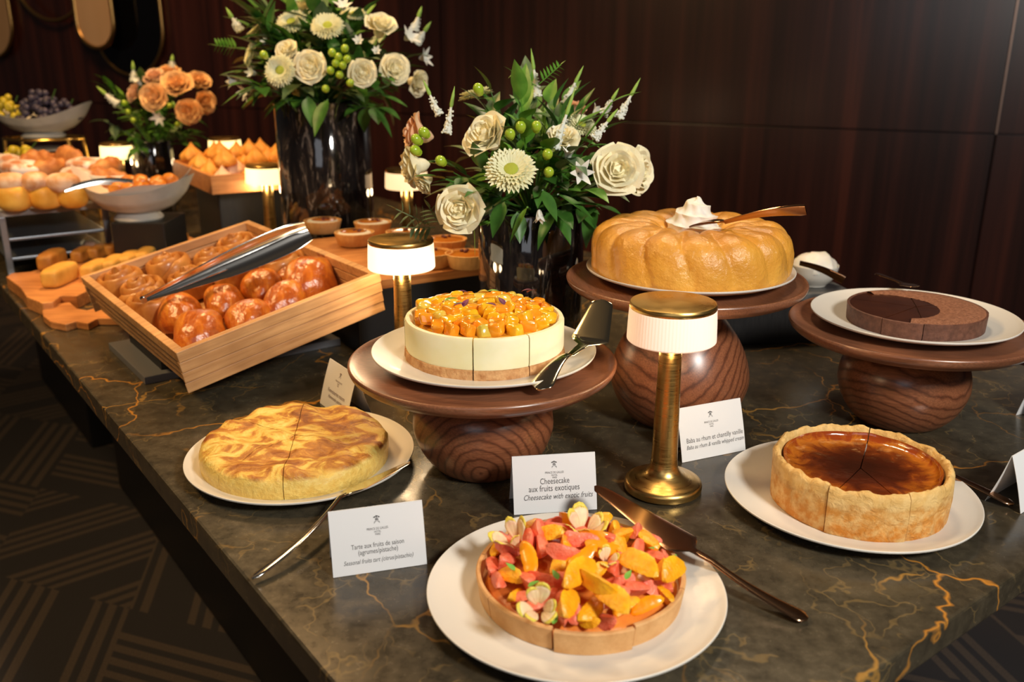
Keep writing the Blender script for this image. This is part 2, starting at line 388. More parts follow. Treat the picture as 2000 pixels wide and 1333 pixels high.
LAMPS = [
 ('brass table lamp with ribbed pinkish white shade standing before the tall walnut cake stand', (.199, 1.075, 0), (1, .58, .38), .52, .10),
 ('brass table lamp glowing warm white between the croissant crate and the fruit cheesecake', (-.183, 1.4617, 0), (1, .80, .48), 1.5, .16),
 ('brass table lamp glowing yellow left of the tall dark vase', (-.662, 2.452, 0), (1, .72, .28), 2.3, .22),
 ('farthest left brass table lamp, glowing yellow beside the apricot bouquet', (-1.2955, 3.016, 0), (1, .72, .28), 2.3, .22),
 ('brass table lamp half hidden behind the left edge of the front bouquet', (-.275, 2.36, 0), (1, .62, .30), 1.3, .16),
 ('brass table lamp peeking out behind the heap of pointed puffs', (-1.0, 3.2, 0), (1, .72, .28), 2.3, .2)]
for a in LAMPS: make_lamp(*a)
# ------------------------------------------------------------ walnut stands and plates
def make_stand(label, x, y, r, z, pr, pprof, rz):
    t = thing('cake_stand', label, 'cake stand', (x, y, 0), rz, 'walnut cake stands')
    th = .030
    b = MB(); b.lathe(smoothprof([(0, z-.010), (r*.5, z-.010), (r*.80, z-.0095), (r*.93, z-.006), (r*.985, z-.0005), (r*1.0, z-.001), (r*1.002, z-.005), (r*.975, z-.013), (r*.88, z-.022), (r*.6, z-th), (.045, z-th-.002), (0, z-th-.002)], 5), 110)
    b.build('stand_plate', M_['walnut_top'], t, ang=60)
    b = MB(); b.lathe(smoothprof(pprof, 6), 96); b.build('pedestal', M_['walnut_ball'], t, ang=60)
    return t
low = lambda R: [(0, 0), (R*.50, 0), (R*.66, .003), (R*.86, .024), (R*.985, .052), (R, .071), (R*.95, .093), (R*.80, .112), (R*.62, .122), (R*.58, .1255), (0, .1255)]
tallp = [(0, 0), (.058, 0), (.074, .004), (.094, .028), (.106, .062), (.103, .092), (.090, .125), (.070, .155), (.052, .178), (.048, .195), (0, .195)]
make_stand('low walnut cake stand with round pedestal under the cheesecake plate', -.0394, 1.148, .1787, .1573, .094, low(.096), .3)
make_stand('tall walnut cake stand carrying the ring cake, behind the front lamp', .2607, 1.3253, .178, .2267, .106, tallp, 1.7)
make_stand('walnut cake stand at the right edge carrying the chocolate tart', .6064, 1.3149, .1784, .1573, .096, low(.096), 2.6)
def make_plate(label, x, y, z, r, foot=.5):
    b = MB(); h = .0195
    b.lathe(smoothprof([(0, .0045), (r*.45, .0045), (r*.62, .0055), (r*.80, .0095), (r*.93, .0152), (r*.985, h-.0006), (r*.997, h), (r, h-.0014), (r*.985, h-.004), (r*.90, .0105), (r*.75, .0045), (r*.60, .0006), (r*foot, 0), (0, 0)], 5), 128)
    b.xf(Matrix.Translation((x, y, z)))
    o = b.build('plate', M_['plate'], origin=(x, y, z), ang=70); return tag(o, label, 'plate', 'ivory coupe plates')
SB = .1573-.010; SBT = .2267-.010
make_plate('ivory plate in the foreground carrying the citrus tart', .0668, .82, 0, .155)
make_plate('ivory plate on the marble at right under the tall custard flan', .4305, 1.0396, 0, .155)
make_plate('ivory plate on the marble at left under the golden brown cake', -.2931, 1.1504, 0, .156)
make_plate('ivory plate on the low walnut stand under the cheesecake', -.038, 1.165, SB+.0003, .1517)
make_plate('ivory plate on the tall walnut stand under the ring cake', .2711, 1.35, SBT+.0003, .157)
make_plate('ivory plate on the right walnut stand under the chocolate tart', .6171, 1.3349, SB+.0003, .151)
# ------------------------------------------------------------ folded cards
def textmesh(body, size, italic=False, align='CENTER', bold=0):
    c = bpy.data.curves.new('t', 'FONT'); c.body = body; c.size = size; c.align_x = align; c.shear = .32 if italic else 0
    c.resolution_u = 3; c.offset = bold; c.space_character = 1.02
    o = bpy.data.objects.new('t', c); COL.objects.link(o); bpy.context.view_layer.update()
    me = bpy.data.meshes.new_from_object(o.evaluated_get(bpy.context.evaluated_depsgraph_get()))
    vs = [v.co.copy() for v in me.vertices]; fs = [tuple(p.vertices) for p in me.polygons]
    bpy.data.objects.remove(o); bpy.data.meshes.remove(me); bpy.data.curves.remove(c)
    return vs, fs
def serif_line(mb, body, size, cx, y, width, italic=False):
    vs, fs = textmesh(body, size, italic, bold=0)
    xs = [v.x for v in vs]; x0, x1 = min(xs), max(xs); k = width/(x1-x0)
    mb.add([((v.x-(x0+x1)/2)*k+cx, v.y*k*1.38+y, 0) for v in vs], fs)
def crest(mb, cx, cy, s):
    def poly(pts): mb.add([(cx+p[0]*s, cy+p[1]*s, 0) for p in pts], [tuple(range(len(pts)))])
    def ell(x, y, a, b_, rot=0, n=12):
        poly([(x+a*math.cos(t)*math.cos(rot)-b_*math.sin(t)*math.sin(rot), y+a*math.cos(t)*math.sin(rot)+b_*math.sin(t)*math.cos(rot)) for t in [2*PI*k/n for k in range(n)]])
    ell(0, .62, .26, .13); ell(-.42, .48, .24, .11, .5); ell(.42, .48, .24, .11, -.5)          # plume tips
    ell(0, .34, .07, .28); ell(-.22, .26, .05, .26, .6); ell(.22, .26, .05, .26, -.6)           # quills
    poly([(-.34, -.02), (.34, -.02), (.28, -.16), (-.28, -.16)])                                 # crown band
    for x in (-.24, 0, .24): ell(x, .03, .07, .07)
    ell(-.30, -.38, .30, .055, .35); ell(.30, -.38, .30, .055, -.35); ell(-.45, -.62, .16, .05, .8); ell(.45, -.62, .16, .05, -.8)
def make_card(label, a, c, lines, h=.0725, tilt=17, ink='ink', cresty=.80, name='place_card'):
    """a, c: left and right bottom corners of the front panel on the table (seen from the front)"""
    a = Vector(a); c = Vector(c); a.z = c.z = .0004; X = (c-a).normalized(); N = X.cross(Vector((0, 0, 1))).normalized(); W = (c-a).length
    up = (Vector((0, 0, 1))*math.cos(math.radians(tilt))-N*math.sin(math.radians(tilt))); t = thing(name, label, 'place card', a+X*W/2, 0, 'white folded name cards')
    O = t.location.copy()
    n1 = up.cross(X)*-1; n1 = X.cross(up); 
    def panel(P0, upv, nrm, nm):
        b = MB(); vs = []
        K = 9
        for j in range(K):
            for i in range(2):
                q = P0+X*(W*i)+upv*(h*j/(K-1)); bow = .0012*math.sin(PI*j/(K-1))
                vs += [q+nrm*(.00022+bow), q-nrm*(.00022-bow)]
        fs = []
        for j in range(K-1):
            r = j*4; s_ = r+4
            fs += [(r, r+2, s_+2, s_), (r+1, s_+1, s_+3, r+3), (r, s_, s_+1, r+1), (r+2, r+3, s_+3, s_+2)]
        fs += [(0, 1, 3, 2), ((K-1)*4, (K-1)*4+2, (K-1)*4+3, (K-1)*4+1)]
        b.add(vs, fs); b.build(nm, M_['paper'], t, origin=O)
    panel(a, up, n1, 'front_panel')
    up2 = Vector((0, 0, 1))*math.cos(math.radians(tilt))+N*math.sin(math.radians(tilt))
    a2 = a-N*(2*h*math.sin(math.radians(tilt))+.0008)
    panel(a2, up2, X.cross(up2), 'back_panel')
    if lines:
        def place(mb, nm):
            mb.v = [a+X*v.x+up*v.y+n1*(.0012*math.sin(PI*min(max(v.y/h, 0), 1))+.00042) for v in mb.v]; mb.build(nm, M_[ink], t, smooth=False, origin=O)
        b = MB(); crest(b, W*.5, h*cresty, .0058); place(b, 'crest')
        b = MB(); serif_line(b, 'PRINCE DE GALLES', .003, W*.5, h*(cresty-.155), .0235); serif_line(b, 'HOTEL', .002, W*.5, h*(cresty-.20), .0075); serif_line(b, 'PARIS', .002, W*.5, h*(cresty-.24), .0055); place(b, 'hotel_name')
        b = MB()
        for (txt, cx, y, wd, it) in lines: serif_line(b, txt, .006, W*cx, h*y, W*wd, it)
        place(b, 'lettering')
    return t
make_card('white card reading Tarte aux fruits de saison, in front of the golden brown cake', at(651, 1130), at(834, 1103),
          [('Tarte aux fruits de saison', .49, .385, .56, False), ('(agrumes/pistache)', .49, .29, .42, False), ('Seasonal fruits tart (citrus/pistachio)', .49, .155, .74, True)])
make_card('white card reading Cheesecake aux fruits exotiques, in front of the low stand', at(1004, 1007), at(1166, 996),
          [('Cheesecake', .50, .50, .35, False), ('aux fruits exotiques', .49, .375, .61, False), ('Cheesecake with exotic fruits', .54, .235, .83, True)], cresty=.83)
p3 = at(1456, 880); d3 = (p3-at(1327, 906)).normalized()
make_card('white card reading Baba au rhum, half hidden behind the front lamp', p3-d3*.108, p3,
          [('Baba au rhum et chantilly vanille', .535, .335, .88, False), ('Baba au rhum & vanilla whipped cream', .535, .215, .90, True)], h=.076)
p4 = at(625, 788)
make_card('white card in shade turned to the left edge, between the crate and the low stand', p4, p4+Vector((.575, -.818, 0))*.100,
          [('Viennoiseries maison', .5, .36, .62, False), ('Homemade pastries', .5, .24, .5, True)], h=.076, ink='inkbrown')
p5 = at(1993, 1005); q5 = at(1913, 975); n5 = (p5-q5); n5.z = 0; n5.normalize(); x5 = Vector((-n5.y, n5.x, 0))
make_card('white folded card seen end on at the right edge beside the flan knife', p5, p5+x5*.1, None, h=.074)
p6 = at(1984, 812); 
make_card('grey backed folded card cut by the right edge, above the flan card', p6+Vector((.1, .045, 0)), p6, None, h=.075)
# ------------------------------------------------------------ cake servers
def make_server(label, pts, mat, hw=(.008, .022), bw=(.062, .018), rollb=0, side=None, cat='cake server', name='cake_server', group=None, th=.0022):
    """pts: tip, shoulder, neck, mid, end"""
    tip, sh, nk, md, en = [Vector(p) for p in pts]; t = thing(name, label, cat, (en.x, en.y, min(en.z, tip.z)), 0, group); O = t.location.copy()
    b = MB(); n = 16; d = (tip-sh); path = []; wid = []
    for i in range(n+1):
        k = i/n; q = sh+d*k; w_ = bw[0]+(bw[1]-bw[0])*k
        if k > .9: w_ *= math.sqrt(max(.02, 1-((k-.9)/.1)**2*.95))
        path.append(q); wid.append(w_)
    pre = [sh+(nk-sh)*.35, sh+(nk-sh)*.18]; prew = [.016, bw[0]*.72]
    path = [nk+(sh-nk)*.3]+pre+path; wid = [hw[0]*1.1]+prew+wid
    b.ribbon(path, wid, .0014, roll=rollb, side=side, n=14); b.build('blade', mat, t, origin=O, ang=50)
    b = MB(); P = [sh+(nk-sh)*.5, nk]; W_ = [hw[0]*1.3, hw[0]]; TH_ = [th, th*1.6]
    for i in range(1, 22):
        k = i/21; q = (nk*(1-k)**2+md*2*k*(1-k)+en*k*k); P.append(q); w_ = hw[0]+(hw[1]-hw[0])*(k**1.6)
        if k > .9: w_ *= math.sqrt(max(.03, 1-((k-.9)/.1)**2*.97))
        W_.append(w_); TH_.append(th*(1.5-.2*k))
    b.ribbon(P, W_, TH_, n=14); b.build('handle', mat, t, origin=O, ang=50)
    return t
make_server('rose gold cake server lying across the citrus tart plate rim onto the marble',
            [at(1163, 950, .052), at(1332, 1062, .034), at(1392, 1098, .027), at(1480, 1165, .014), at(1578, 1210, .004)], M_['bronze'], (.0085, .0235), (.060, .021), rollb=.16)
make_server('gilt cake server leaning off the cheesecake plate over the low stand rim',
            [at(1178, 586, .232), at(1152, 664, .187), at(1114, 694, .181), at(1095, 690, .186), at(1052, 762, .160)], M_['goldsilver'], (.011, .033), (.054, .030), cat='cake server')
make_server('silver cake server tilted on the golden brown cake plate, handle toward the table edge',
            [at(800, 903, .030), at(690, 958, .024), at(664, 972, .0225), at(600, 1060, .020), at(492, 1131, .007)], M_['silver'], (.0062, .011), (.050, .018), side=at(690, 958, .024)-C0, rollb=.22)
make_server('steel knife with flat handle resting on the flan plate rim',
            [at(1806, 905, .0235), at(1838, 917, .0230), at(1852, 925, .0225), at(1905, 950, .016), at(1980, 986, .005)], M_['bronze'], (.0115, .0185), (.018, .016), cat='knife', name='cake_knife', th=.003)
make_server('dim brass server handle sticking out behind the chocolate tart plate',
            [aty(1790, 560, 1.43), aty(1770, 556, 1.45), aty(1755, 551, 1.47), aty(1735, 543, 1.50), aty(1712, 535, 1.54)], M_['bronze'], (.006, .014), (.03, .018), cat='cake server')
# ------------------------------------------------------------ cakes
def nz(p, s=0): return noise.noise(Vector(p)+Vector((s, s*.3, 0)))
def cutcake(mb, R, prof_fn, cuts, gap=.0011, n=26, jit=None):
    """wedges cut at the given angles; prof_fn(scale_r) gives closed profile from centre bottom round to centre top"""
    cuts = sorted(cuts); m = len(cuts)
    for i in range(m):
        a0 = cuts[i]; a1 = cuts[(i+1) % m]+(2*PI if i == m-1 else 0)
        am = (a0+a1)/2; off = Vector((math.cos(am), math.sin(am), 0))*(gap/max(math.sin(min((a1-a0)/2, PI/2)), .3)); dz = 0
        if jit: off += Vector((math.cos(am), math.sin(am), 0))*jit[i][0]; dz = jit[i][1]
        K = max(3, int(n*(a1-a0)/(PI/3))); prof = prof_fn()
        vs = []
        for (r, z) in prof:
            for k in range(K+1):
                a = a0+(a1-a0)*k/K; vs.append(Vector((r*math.cos(a), r*math.sin(a), z)))
        J = len(prof); fs = []
        for j in range(J-1):
            for k in range(K): fs.append((j*(K+1)+k, j*(K+1)+k+1, (j+1)*(K+1)+k+1, (j+1)*(K+1)+k))
        fs.append(tuple(j*(K+1) for j in range(J))); fs.append(tuple(j*(K+1)+K for j in range(J-1, -1, -1)))
        mb.add([v+off+Vector((0, 0, dz)) for v in vs], fs)
    return mb
# --- citrus tart
tart_c = Vector((.0725, .832, .0050))
t = thing('citrus_tart', 'round tart heaped with orange and grapefruit segments in the foreground', 'tart', tart_c)
R = .1085; cr = [math.radians(a) for a in (-151, -108, -66, -20, 30, 75, 120, 165)]
crust_m = pm('golden crust', (.60, .31, .11), (.74, .43, .18), 40, .75, bmp=.35, bs=160)
b = MB(); cutcake(b, R, lambda: [(0, 0), (R-.006, 0), (R-.004, .001), (R-.0005, .025), (R-.002, .0265), (R-.0055, .0262), (R-.0075, .014), (0, .014)], cr, .0008,
                  jit=[(.0, 0), (.0035, 0), (0, 0), (0, 0), (0, 0), (0, 0), (0, 0), (0, 0)])
b.build('crust', crust_m, t, ang=30)
b = MB(); b.lathe([(0, .030), (.07, .028), (.095, .020), (.0995, .0145), (0, .0145)], 48, rf=lambda a, r, z: 1-.02*math.sin(7*a)); b.build('filling', pm('citrus curd', (.62, .15, .03), (.78, .26, .03), 30, .3, coat=.4, bmp=.4, bs=80), t)
om = pm('orange segment', (.93, .34, .004), (.97, .50, .012), 60, .36, bmp=.8, bs=300, coat=.3, bd=.0015)
gm = pm('pink grapefruit segment', (.84, .12, .05), (.90, .25, .14), 60, .36, bmp=.8, bs=300, coat=.3, bd=.0015)
om2 = pm('deep orange slice', (.96, .30, .003), (.98, .42, .008), 30, .3, coat=.3, bmp=.2, bs=150)
def seg_mesh(name, m, Ln, W_, T_, bend):
    b = MB(); N = 17; cs = [(0, -.62), (-.24, -.18), (-.46, .24), (-.50, .36), (-.36, .46), (-.15, .50), (.15, .50), (.36, .46), (.50, .36), (.46, .24), (.24, -.18)]; K = len(cs)
    for j in range(N):
        x = -1+2*j/(N-1); e = max(0, 1-abs(x)**2.1)
        for (cy, cz) in cs:
            y = cy*W_*(e**.6+.05); z = cz*T_*(e**.5+.06)+.18*T_*(1-e)
            q = Vector((x*Ln/2, y+bend*(1-x*x)*W_, z)); q += Vector((nz(q*300), nz(q*300, 5), nz(q*300, 9)))*.0011; b.v.append(q)
    for j in range(N-1):
        for k in range(K): b.f.append((j*K+k, j*K+(k+1) % K, (j+1)*K+(k+1) % K, (j+1)*K+k))
    b.f.append(tuple(range(K))[::-1]); b.f.append(tuple(range((N-1)*K, N*K)))
    return b.build(name, m, origin=(0, 0, 0), ang=35)
segs = [seg_mesh('orange_segment', om, .046, .019, .017, .22), seg_mesh('orange_segment', om2, .052, .018, .016, .18), seg_mesh('grapefruit_segment', gm, .042, .019, .018, .2), seg_mesh('grapefruit_segment', gm, .054, .018, .017, .25)]
random.seed(23); k = 0
for (rad, cnt, z, til) in ((.093, 26, .026, .35), (.079, 20, .034, .45), (.058, 12, .040, .55), (.040, 9, .045, .5), (.020, 6, .050, .45), (.004, 1, .055, .3)):
    for i in range(cnt):
        a = 2*PI*(i+random.uniform(-.3, .3))/cnt+rad*40; s_ = segs[(k*7+i*3) % 4] if random.random() < .8 else random.choice(segs)
        src = s_ if s_.parent is None else s_.copy()
        if s_.parent is not None: COL.objects.link(src)
        k += 1; r = rad+random.uniform(-.006, .006)
        yaw = a+random.choice((PI/2, PI/2, 0.5, -.6, 1.1))+random.uniform(-.5, .5)
        Mx = Matrix.Translation((r*math.cos(a), r*math.sin(a), z+random.uniform(-.002, .005))) @ Matrix.Rotation(yaw, 4, 'Z') @ Matrix.Rotation(random.uniform(-til, til), 4, 'Y') @ Matrix.Rotation(random.uniform(-1.2, 1.2), 4, 'X') @ Matrix.Scale(random.uniform(.72, .98)*(.8 if rad > .09 else 1), 4)
        src.parent = t; src.matrix_local = Mx
for s_ in segs:
    if s_.parent is None: bpy.data.objects.remove(s_)
# big upright orange slices near the middle of the tart
for (px, py, z, L_, yaw, tx) in ((1130, 1125, .066, 1.25, .9, .9), (1165, 1140, .064, 1.2, 2.3, .7), (1247, 1110, .058, 1.15, -.75, .6), (1196, 1178, .056, 1.1, -.95, .5), (1110, 1185, .048, .9, 1.2, .9), (1312, 1120, .05, .9, .8, .9)):
    c = t_ = [o for o in t.children if o.name.startswith('orange')][0].copy(); COL.objects.link(c); c.parent = t
    c.matrix_local = Matrix.Translation(at(px, py, z)-tart_c) @ Matrix.Rotation(yaw, 4, 'Z') @ Matrix.Rotation(tx, 4, 'X') @ Matrix.Diagonal((L_*.95, 1.15, .8, 1))
petal_m = pm('pink blushed petal', (.86, .52, .34), (.88, .76, .42), 60, .5, sss=.2); edge_m = pm('yellow petal edge', (.80, .64, .08), rough=.5, sss=.2)
def edible(px, py, z, s, d, n=6, op=.35):
    fl = thing('edible_flower', None, None); fl.parent = t; fl.matrix_local = zto(d, at(px, py, z)-tart_c)
    for nm, m, v0, v1 in (('petals', petal_m, 0, .86), ('petal_edge', edge_m, .84, 1)):
        b = MB()
        for i in range(n):
            a0 = 2*PI*i/n+(.3 if i % 2 else 0); k_ = 1 if i % 2 else .82
            def f(u, v):
                v = v0+(v1-v0)*v; x = (u-.5)*2; wd = .75*math.sin(PI*min(.5, v*.6+.12))*(math.sqrt(max(0, 1-((v-.6)/.4)**2*.75)) if v > .6 else 1)
                ang = a0+x*wd*.75; r = s*(.22+op*v**1.5)*k_; return Vector((r*math.cos(ang), r*math.sin(ang), s*(v*.9-.14*x*x*v)+.0006*math.sin(9*x+i)))
            b.grid(f, 9, 10 if v0 == 0 else 3)
        o = b.build(nm, m, fl); md = o.modifiers.new('s', 'SOLIDIFY'); md.thickness = .0005
edible(1052, 1190, .050, .024, (-.05, -.75, .8), 6, .62); edible(1010, 1066, .048, .030, (-.5, -.25, 1), 5, .5); edible(1138, 1046, .046, .029, (.1, -.2, 1), 6, .65); edible(1185, 1100, .054, .016, (.1, -.5, 1), 5, .6)
def leaflet_mb(b, p, d, L_, W_, bend=.2, up=(0, 0, 1), fold=.25, nu=5, nv=9):
    p = Vector(p); d = Vector(d).normalized(); up = Vector(up); s_ = d.cross(up)
    if s_.length < .1: s_ = d.cross(Vector((1, 0, 0)))
    s_.normalize(); n_ = s_.cross(d)
    def f(u, v):
        x = (u-.5)*2; w_ = W_*math.sin(PI*(v**.75))*(1-.15*v); return p+d*(L_*v)+s_*(x*w_/2)+n_*(fold*abs(x)*w_/2-bend*L_*v*v)
    b.grid(f, nu, nv)
mint = pm('mint green', (.13, .36, .04), (.22, .48, .08), 60, .5)
for i, (px, py, z, yw) in enumerate(((1031, 1147, .045, .3), (1080, 1220, .034, 1.2), (1090, 1133, .056, 2), (1216, 1152, .056, 4), (1268, 1070, .045, 5), (1222, 1133, .058, 1), (1006, 1115, .045, 2.5), (1305, 1098, .042, .6), (1178, 1052, .05, 3))):
    b = MB(); leaflet_mb(b, (0, 0, 0), (math.cos(yw), math.sin(yw), .5), .013, .007, .1)
    o = b.build('mint_leaf', mint, t, origin=(0, 0, 0)); o.location = at(px, py, z+.004)-tart_c
# --- flan
fc = Vector((.4385, 1.032, .0052)); fl = thing('custard_flan', 'tall custard flan with burnt dark glossy top, right of the front lamp', 'flan', fc); R = .1055; H = .062
flan_m, nt, bs_ = nodes('flaky crust'); vec = coords(nt); n1 = noisen(nt, coords(nt, (1, 1, 2.2)), 26, 6, .6, .8); z_ = nt.nodes.new('ShaderNodeSeparateXYZ'); L(nt, vec, z_.inputs[0])
zz = math_(nt, 'ADD', math_(nt, 'DIVIDE', z_.outputs[2], .062), math_(nt, 'MULTIPLY', n1.outputs[0], .5))
L(nt, ramp(nt, zz, [(.30, (.66, .27, .05)), (.75, (.74, .36, .09)), (.95, (.72, .42, .15)), (1.25, (.80, .54, .24))]), bs_.inputs['Base Color'])
L(nt, mix(nt, ramp(nt, noisen(nt, vec, 70, 5, .6).outputs[0], [(.42, (.0, .0, .0)), (.62, (.75, .75, .75))]), ramp(nt, zz, [(.30, (.70, .25, .02)), (.75, (.70, .30, .045)), (.95, (.60, .30, .07)), (1.25, (.76, .46, .14))]), (.88, .60, .24)), bs_.inputs['Base Color'])
bs_.inputs['Roughness'].default_value = .62; bump(nt, bs_, noisen(nt, vec, 60, 8, .65, 1.0).outputs[0], 1.0, .005)
cf = [math.radians(a) for a in (-130, -80, 64)]
b = MB(); ns = lambda: [(0, 0), (R-.003, 0), (R, .003), (R+.0008, H*.5), (R+.0005, H-.006), (R-.002, H-.0015), (R-.005, H), (R-.008, H-.002), (R-.0105, H-.012), (R-.011, H-.03), (0, H-.03)]
cutcake(b, R, ns, cf, .0007, n=44)
for v in b.v:
    a = math.atan2(v.y, v.x)
    if v.z > H*.9: v.z += .0050*nz((math.cos(a)*5, math.sin(a)*5, 1))+.0022*nz((v.x*150, v.y*150, 2))
    if Vector((v.x, v.y)).length > R-.004: k = 1+.016*nz((v.x*30, v.y*30, v.z*40))+.006*nz((v.x*160, v.y*160, v.z*160)); v.x *= k; v.y *= k
b.build('crust', flan_m, fl, ang=50)
cm, nt, bs_ = nodes('burnt custard'); vec = coords(nt); n1 = noisen(nt, vec, 34, 5, .55, 1.2)
z_ = nt.nodes.new('ShaderNodeVectorMath'); z_.operation = 'LENGTH'
mp = nt.nodes.new('ShaderNodeMapping'); mp.inputs['Scale'].default_value = (1, 1, 0); L(nt, vec, mp.inputs[0]); L(nt, mp.outputs[0], z_.inputs[0])
rr = math_(nt, 'ADD', math_(nt, 'DIVIDE', z_.outputs[1 if False else 'Value'], .095), math_(nt, 'MULTIPLY', math_(nt, 'SUBTRACT', n1.outputs[0], .5), .75))
L(nt, ramp(nt, rr, [(.12, (.040, .010, .005)), (.5, (.075, .014, .005)), (.70, (.20, .040, .007)), (.90, (.50, .15, .014)), (1.1, (.30, .05, .008))]), bs_.inputs['Base Color'])
bs_.inputs['Roughness'].default_value = .16; bs_.inputs['Coat Weight'].default_value = .8; bs_.inputs['Coat Roughness'].default_value = .06; bump(nt, bs_, noisen(nt, vec, 45, 3).outputs[0], .35, .003)
b = MB()
def custard_prof():
    return [(0, H-.031), (R-.0115, H-.031)]+[(R-.0118-.0105*(1-math.cos(k*PI/2)), H-.006-.009*math.sin(k*PI/2)) for k in (0, .25, .5, .75, 1)]+[(R-.034, H-.0165), (R-.055, H-.0172), (.03, H-.0165), (0, H-.016)]
cutcake(b, R, custard_prof, cf, .0006, n=44)
for v in b.v:
    if v.z > H-.02: v.z += .0016*nz((v.x*35, v.y*35, 3))
b.build('custard', cm, fl, ang=45)
# --- golden brown cake (left)
gc = Vector((-.300, 1.148, .0052)); g = thing('golden_cake', 'flat golden brown cake cut in wedges on the left plate', 'cake', gc); R = .1275; H = .036
m, nt, bs_ = nodes('golden browned top'); vec = coords(nt); n1 = noisen(nt, coords(nt, (1, 1.7, 1), (0, 0, .5)), 17, 5, .6, 1.6); n2 = noisen(nt, vec, 120, 5, .6); z_ = nt.nodes.new('ShaderNodeSeparateXYZ'); L(nt, vec, z_.inputs[0])
top = ramp(nt, n1.outputs[0], [(.36, (.86, .68, .20)), (.47, (.80, .52, .10)), (.54, (.56, .23, .035)), (.66, (.30, .085, .014))])
side = ramp(nt, n2.outputs[0], [(.3, (.78, .50, .10)), (.7, (.90, .68, .20))])
L(nt, mix(nt, ramp(nt, math_(nt, 'DIVIDE', z_.outputs[2], H), [(.80, (0, 0, 0)), (.93, (1, 1, 1))]), side, top), bs_.inputs['Base Color'])
bs_.inputs['Roughness'].default_value = .42; bs_.inputs['Coat Weight'].default_value = .15; bump(nt, bs_, n2.outputs[0], .8, .004)
b = MB(); cg = [math.radians(a) for a in (-125, -84, -20, 96, 150)]
cutcake(b, R, lambda: [(0, 0), (R-.005, 0), (R-.001, .004), (R, H*.55), (R-.001, H*.82), (R-.006, H*.97), (R-.012, H), (R*.85, H+.001)]+[(R*q, H+.002) for q in (.8, .75, .7, .65, .6, .55, .5, .45, .4, .35, .3, .25, .2, .15, .1, .05, 0)], cg, .0005, n=44)
for v in b.v:
    if v.z > H*.75: v.z += .0085*nz((v.x*24+v.y*10, v.y*34, 5))+.002*nz((v.x*80, v.y*80, 3))
    k = 1+.008*nz((v.x*30, v.y*30, v.z*40)); v.x *= k; v.y *= k
b.build('cake_body', m, g, ang=60)
# --- cheesecake
cc = Vector((-.0375, 1.178, SB+.0052)); ch = thing('cheesecake', 'white cheesecake topped with glazed mango cubes on the low stand', 'cheesecake', cc); R = .107; H = .055
cuts = [math.radians(a) for a in (-96, -57, -10, 60, 130, 190)]
cheese = pm('cheese cream', (.86, .80, .46), (.92, .88, .62), 14, .55, sss=.1, bmp=.25, bs=35)
bis = pm('biscuit base', (.46, .21, .075), (.68, .40, .18), 90, .85, bmp=.8, bs=230)
b = MB(); cutcake(b, R, lambda: [(0, 0), (R+.0005, 0), (R+.001, .003), (R+.0003, .0135), (R-.001, .014), (0, .014)], cuts, .0009, n=30)
for v in b.v:
    k = 1+.012*nz((v.x*90, v.y*90, v.z*90)); v.x *= k; v.y *= k
b.build('biscuit_base', bis, ch)
b = MB(); cutcake(b, R, lambda: [(0, .0142), (R-.001, .0142), (R, .018), (R, H-.004), (R-.002, H), (R-.007, H+.0005), (R-.011, H-.004), (R-.012, H-.010), (0, H-.010)], cuts, .0009, n=36)
for v in b.v:
    k = 1+.004*nz((v.x*30, v.y*30, v.z*20)); v.x *= k; v.y *= k
b.build('cream_layer', cheese, ch, ang=50)
gl = pm('fruit glaze', (.72, .30, .02), (.80, .42, .04), 25, .12, coat=1, bmp=.3, bs=60)
b = MB(); b.lathe([(0, H-.0005), (.06, H-.001), (.088, H-.003), (.0945, H-.0098), (0, H-.0098)], 40, rf=lambda a, r, z: 1+.01*math.sin(5*a)); b.build('glaze', gl, ch)
fm = [pm('mango cube', (.90, .42, .008), (.95, .55, .02), 40, .16, coat=.9, sss=.08, bmp=.2, bs=60), pm('orange fruit cube', (.90, .28, .01), (.95, .40, .02), 40, .16, coat=.9, sss=.08, bmp=.2, bs=60), pm('yellow green fruit cube', (.72, .52, .06), (.80, .60, .10), 40, .16, coat=.9, sss=.08)]
protoc = []
for m in fm:
    b = MB(); b.se(.0100, .0098, .0088, .42, .42, 16, 10, amp=.22, fr=90, seed=len(protoc)); protoc.append(b.build('fruit_cube', m, origin=(0, 0, 0)))
random.seed(4); pl = []
for (rad, cnt, z) in ((.084, 24, .009), (.067, 19, .012), (.050, 14, .015), (.034, 9, .017), (.016, 4, .018)):
    for i in range(cnt): pl.append((rad, 2*PI*(i+random.uniform(-.2, .2))/cnt, z))
for rad, a, z in pl:
    s_ = random.choices(protoc, (5, 3, 1.6 if math.sin(a) > 0 else .5))[0]; c = s_ if s_.parent is None else s_.copy()
    if c is not s_: COL.objects.link(c)
    c.parent = ch; rad += random.uniform(-.003, .003)
    c.matrix_local = Matrix.Translation((rad*math.cos(a), rad*math.sin(a), H-.003+z*.75+random.uniform(-.002, .003))) @ Matrix.Rotation(random.uniform(0, 6), 4, 'Z') @ Matrix.Rotation(random.uniform(-.5, .5), 4, 'X') @ Matrix.Diagonal((random.uniform(.8, 1.15), random.uniform(.75, 1.05), random.uniform(.8, 1.05), 1))
purple = pm('purple petal', (.10, .012, .05), (.20, .03, .11), 90, .5)
for i, (px, py, z) in enumerate(((885, 598, .250), (985, 596, .252), (916, 573, .256), (1018, 570, .25), (905, 600, .25), (970, 598, .252), (1030, 572, .25))):
    b = MB(); a = i*1.9; leaflet_mb(b, (0, 0, 0), (math.cos(a), math.sin(a)*.5, .45), .015, .009, .2); o = b.build('purple_petal', purple, ch, origin=(0, 0, 0)); o.location = at(px, py, z)-cc
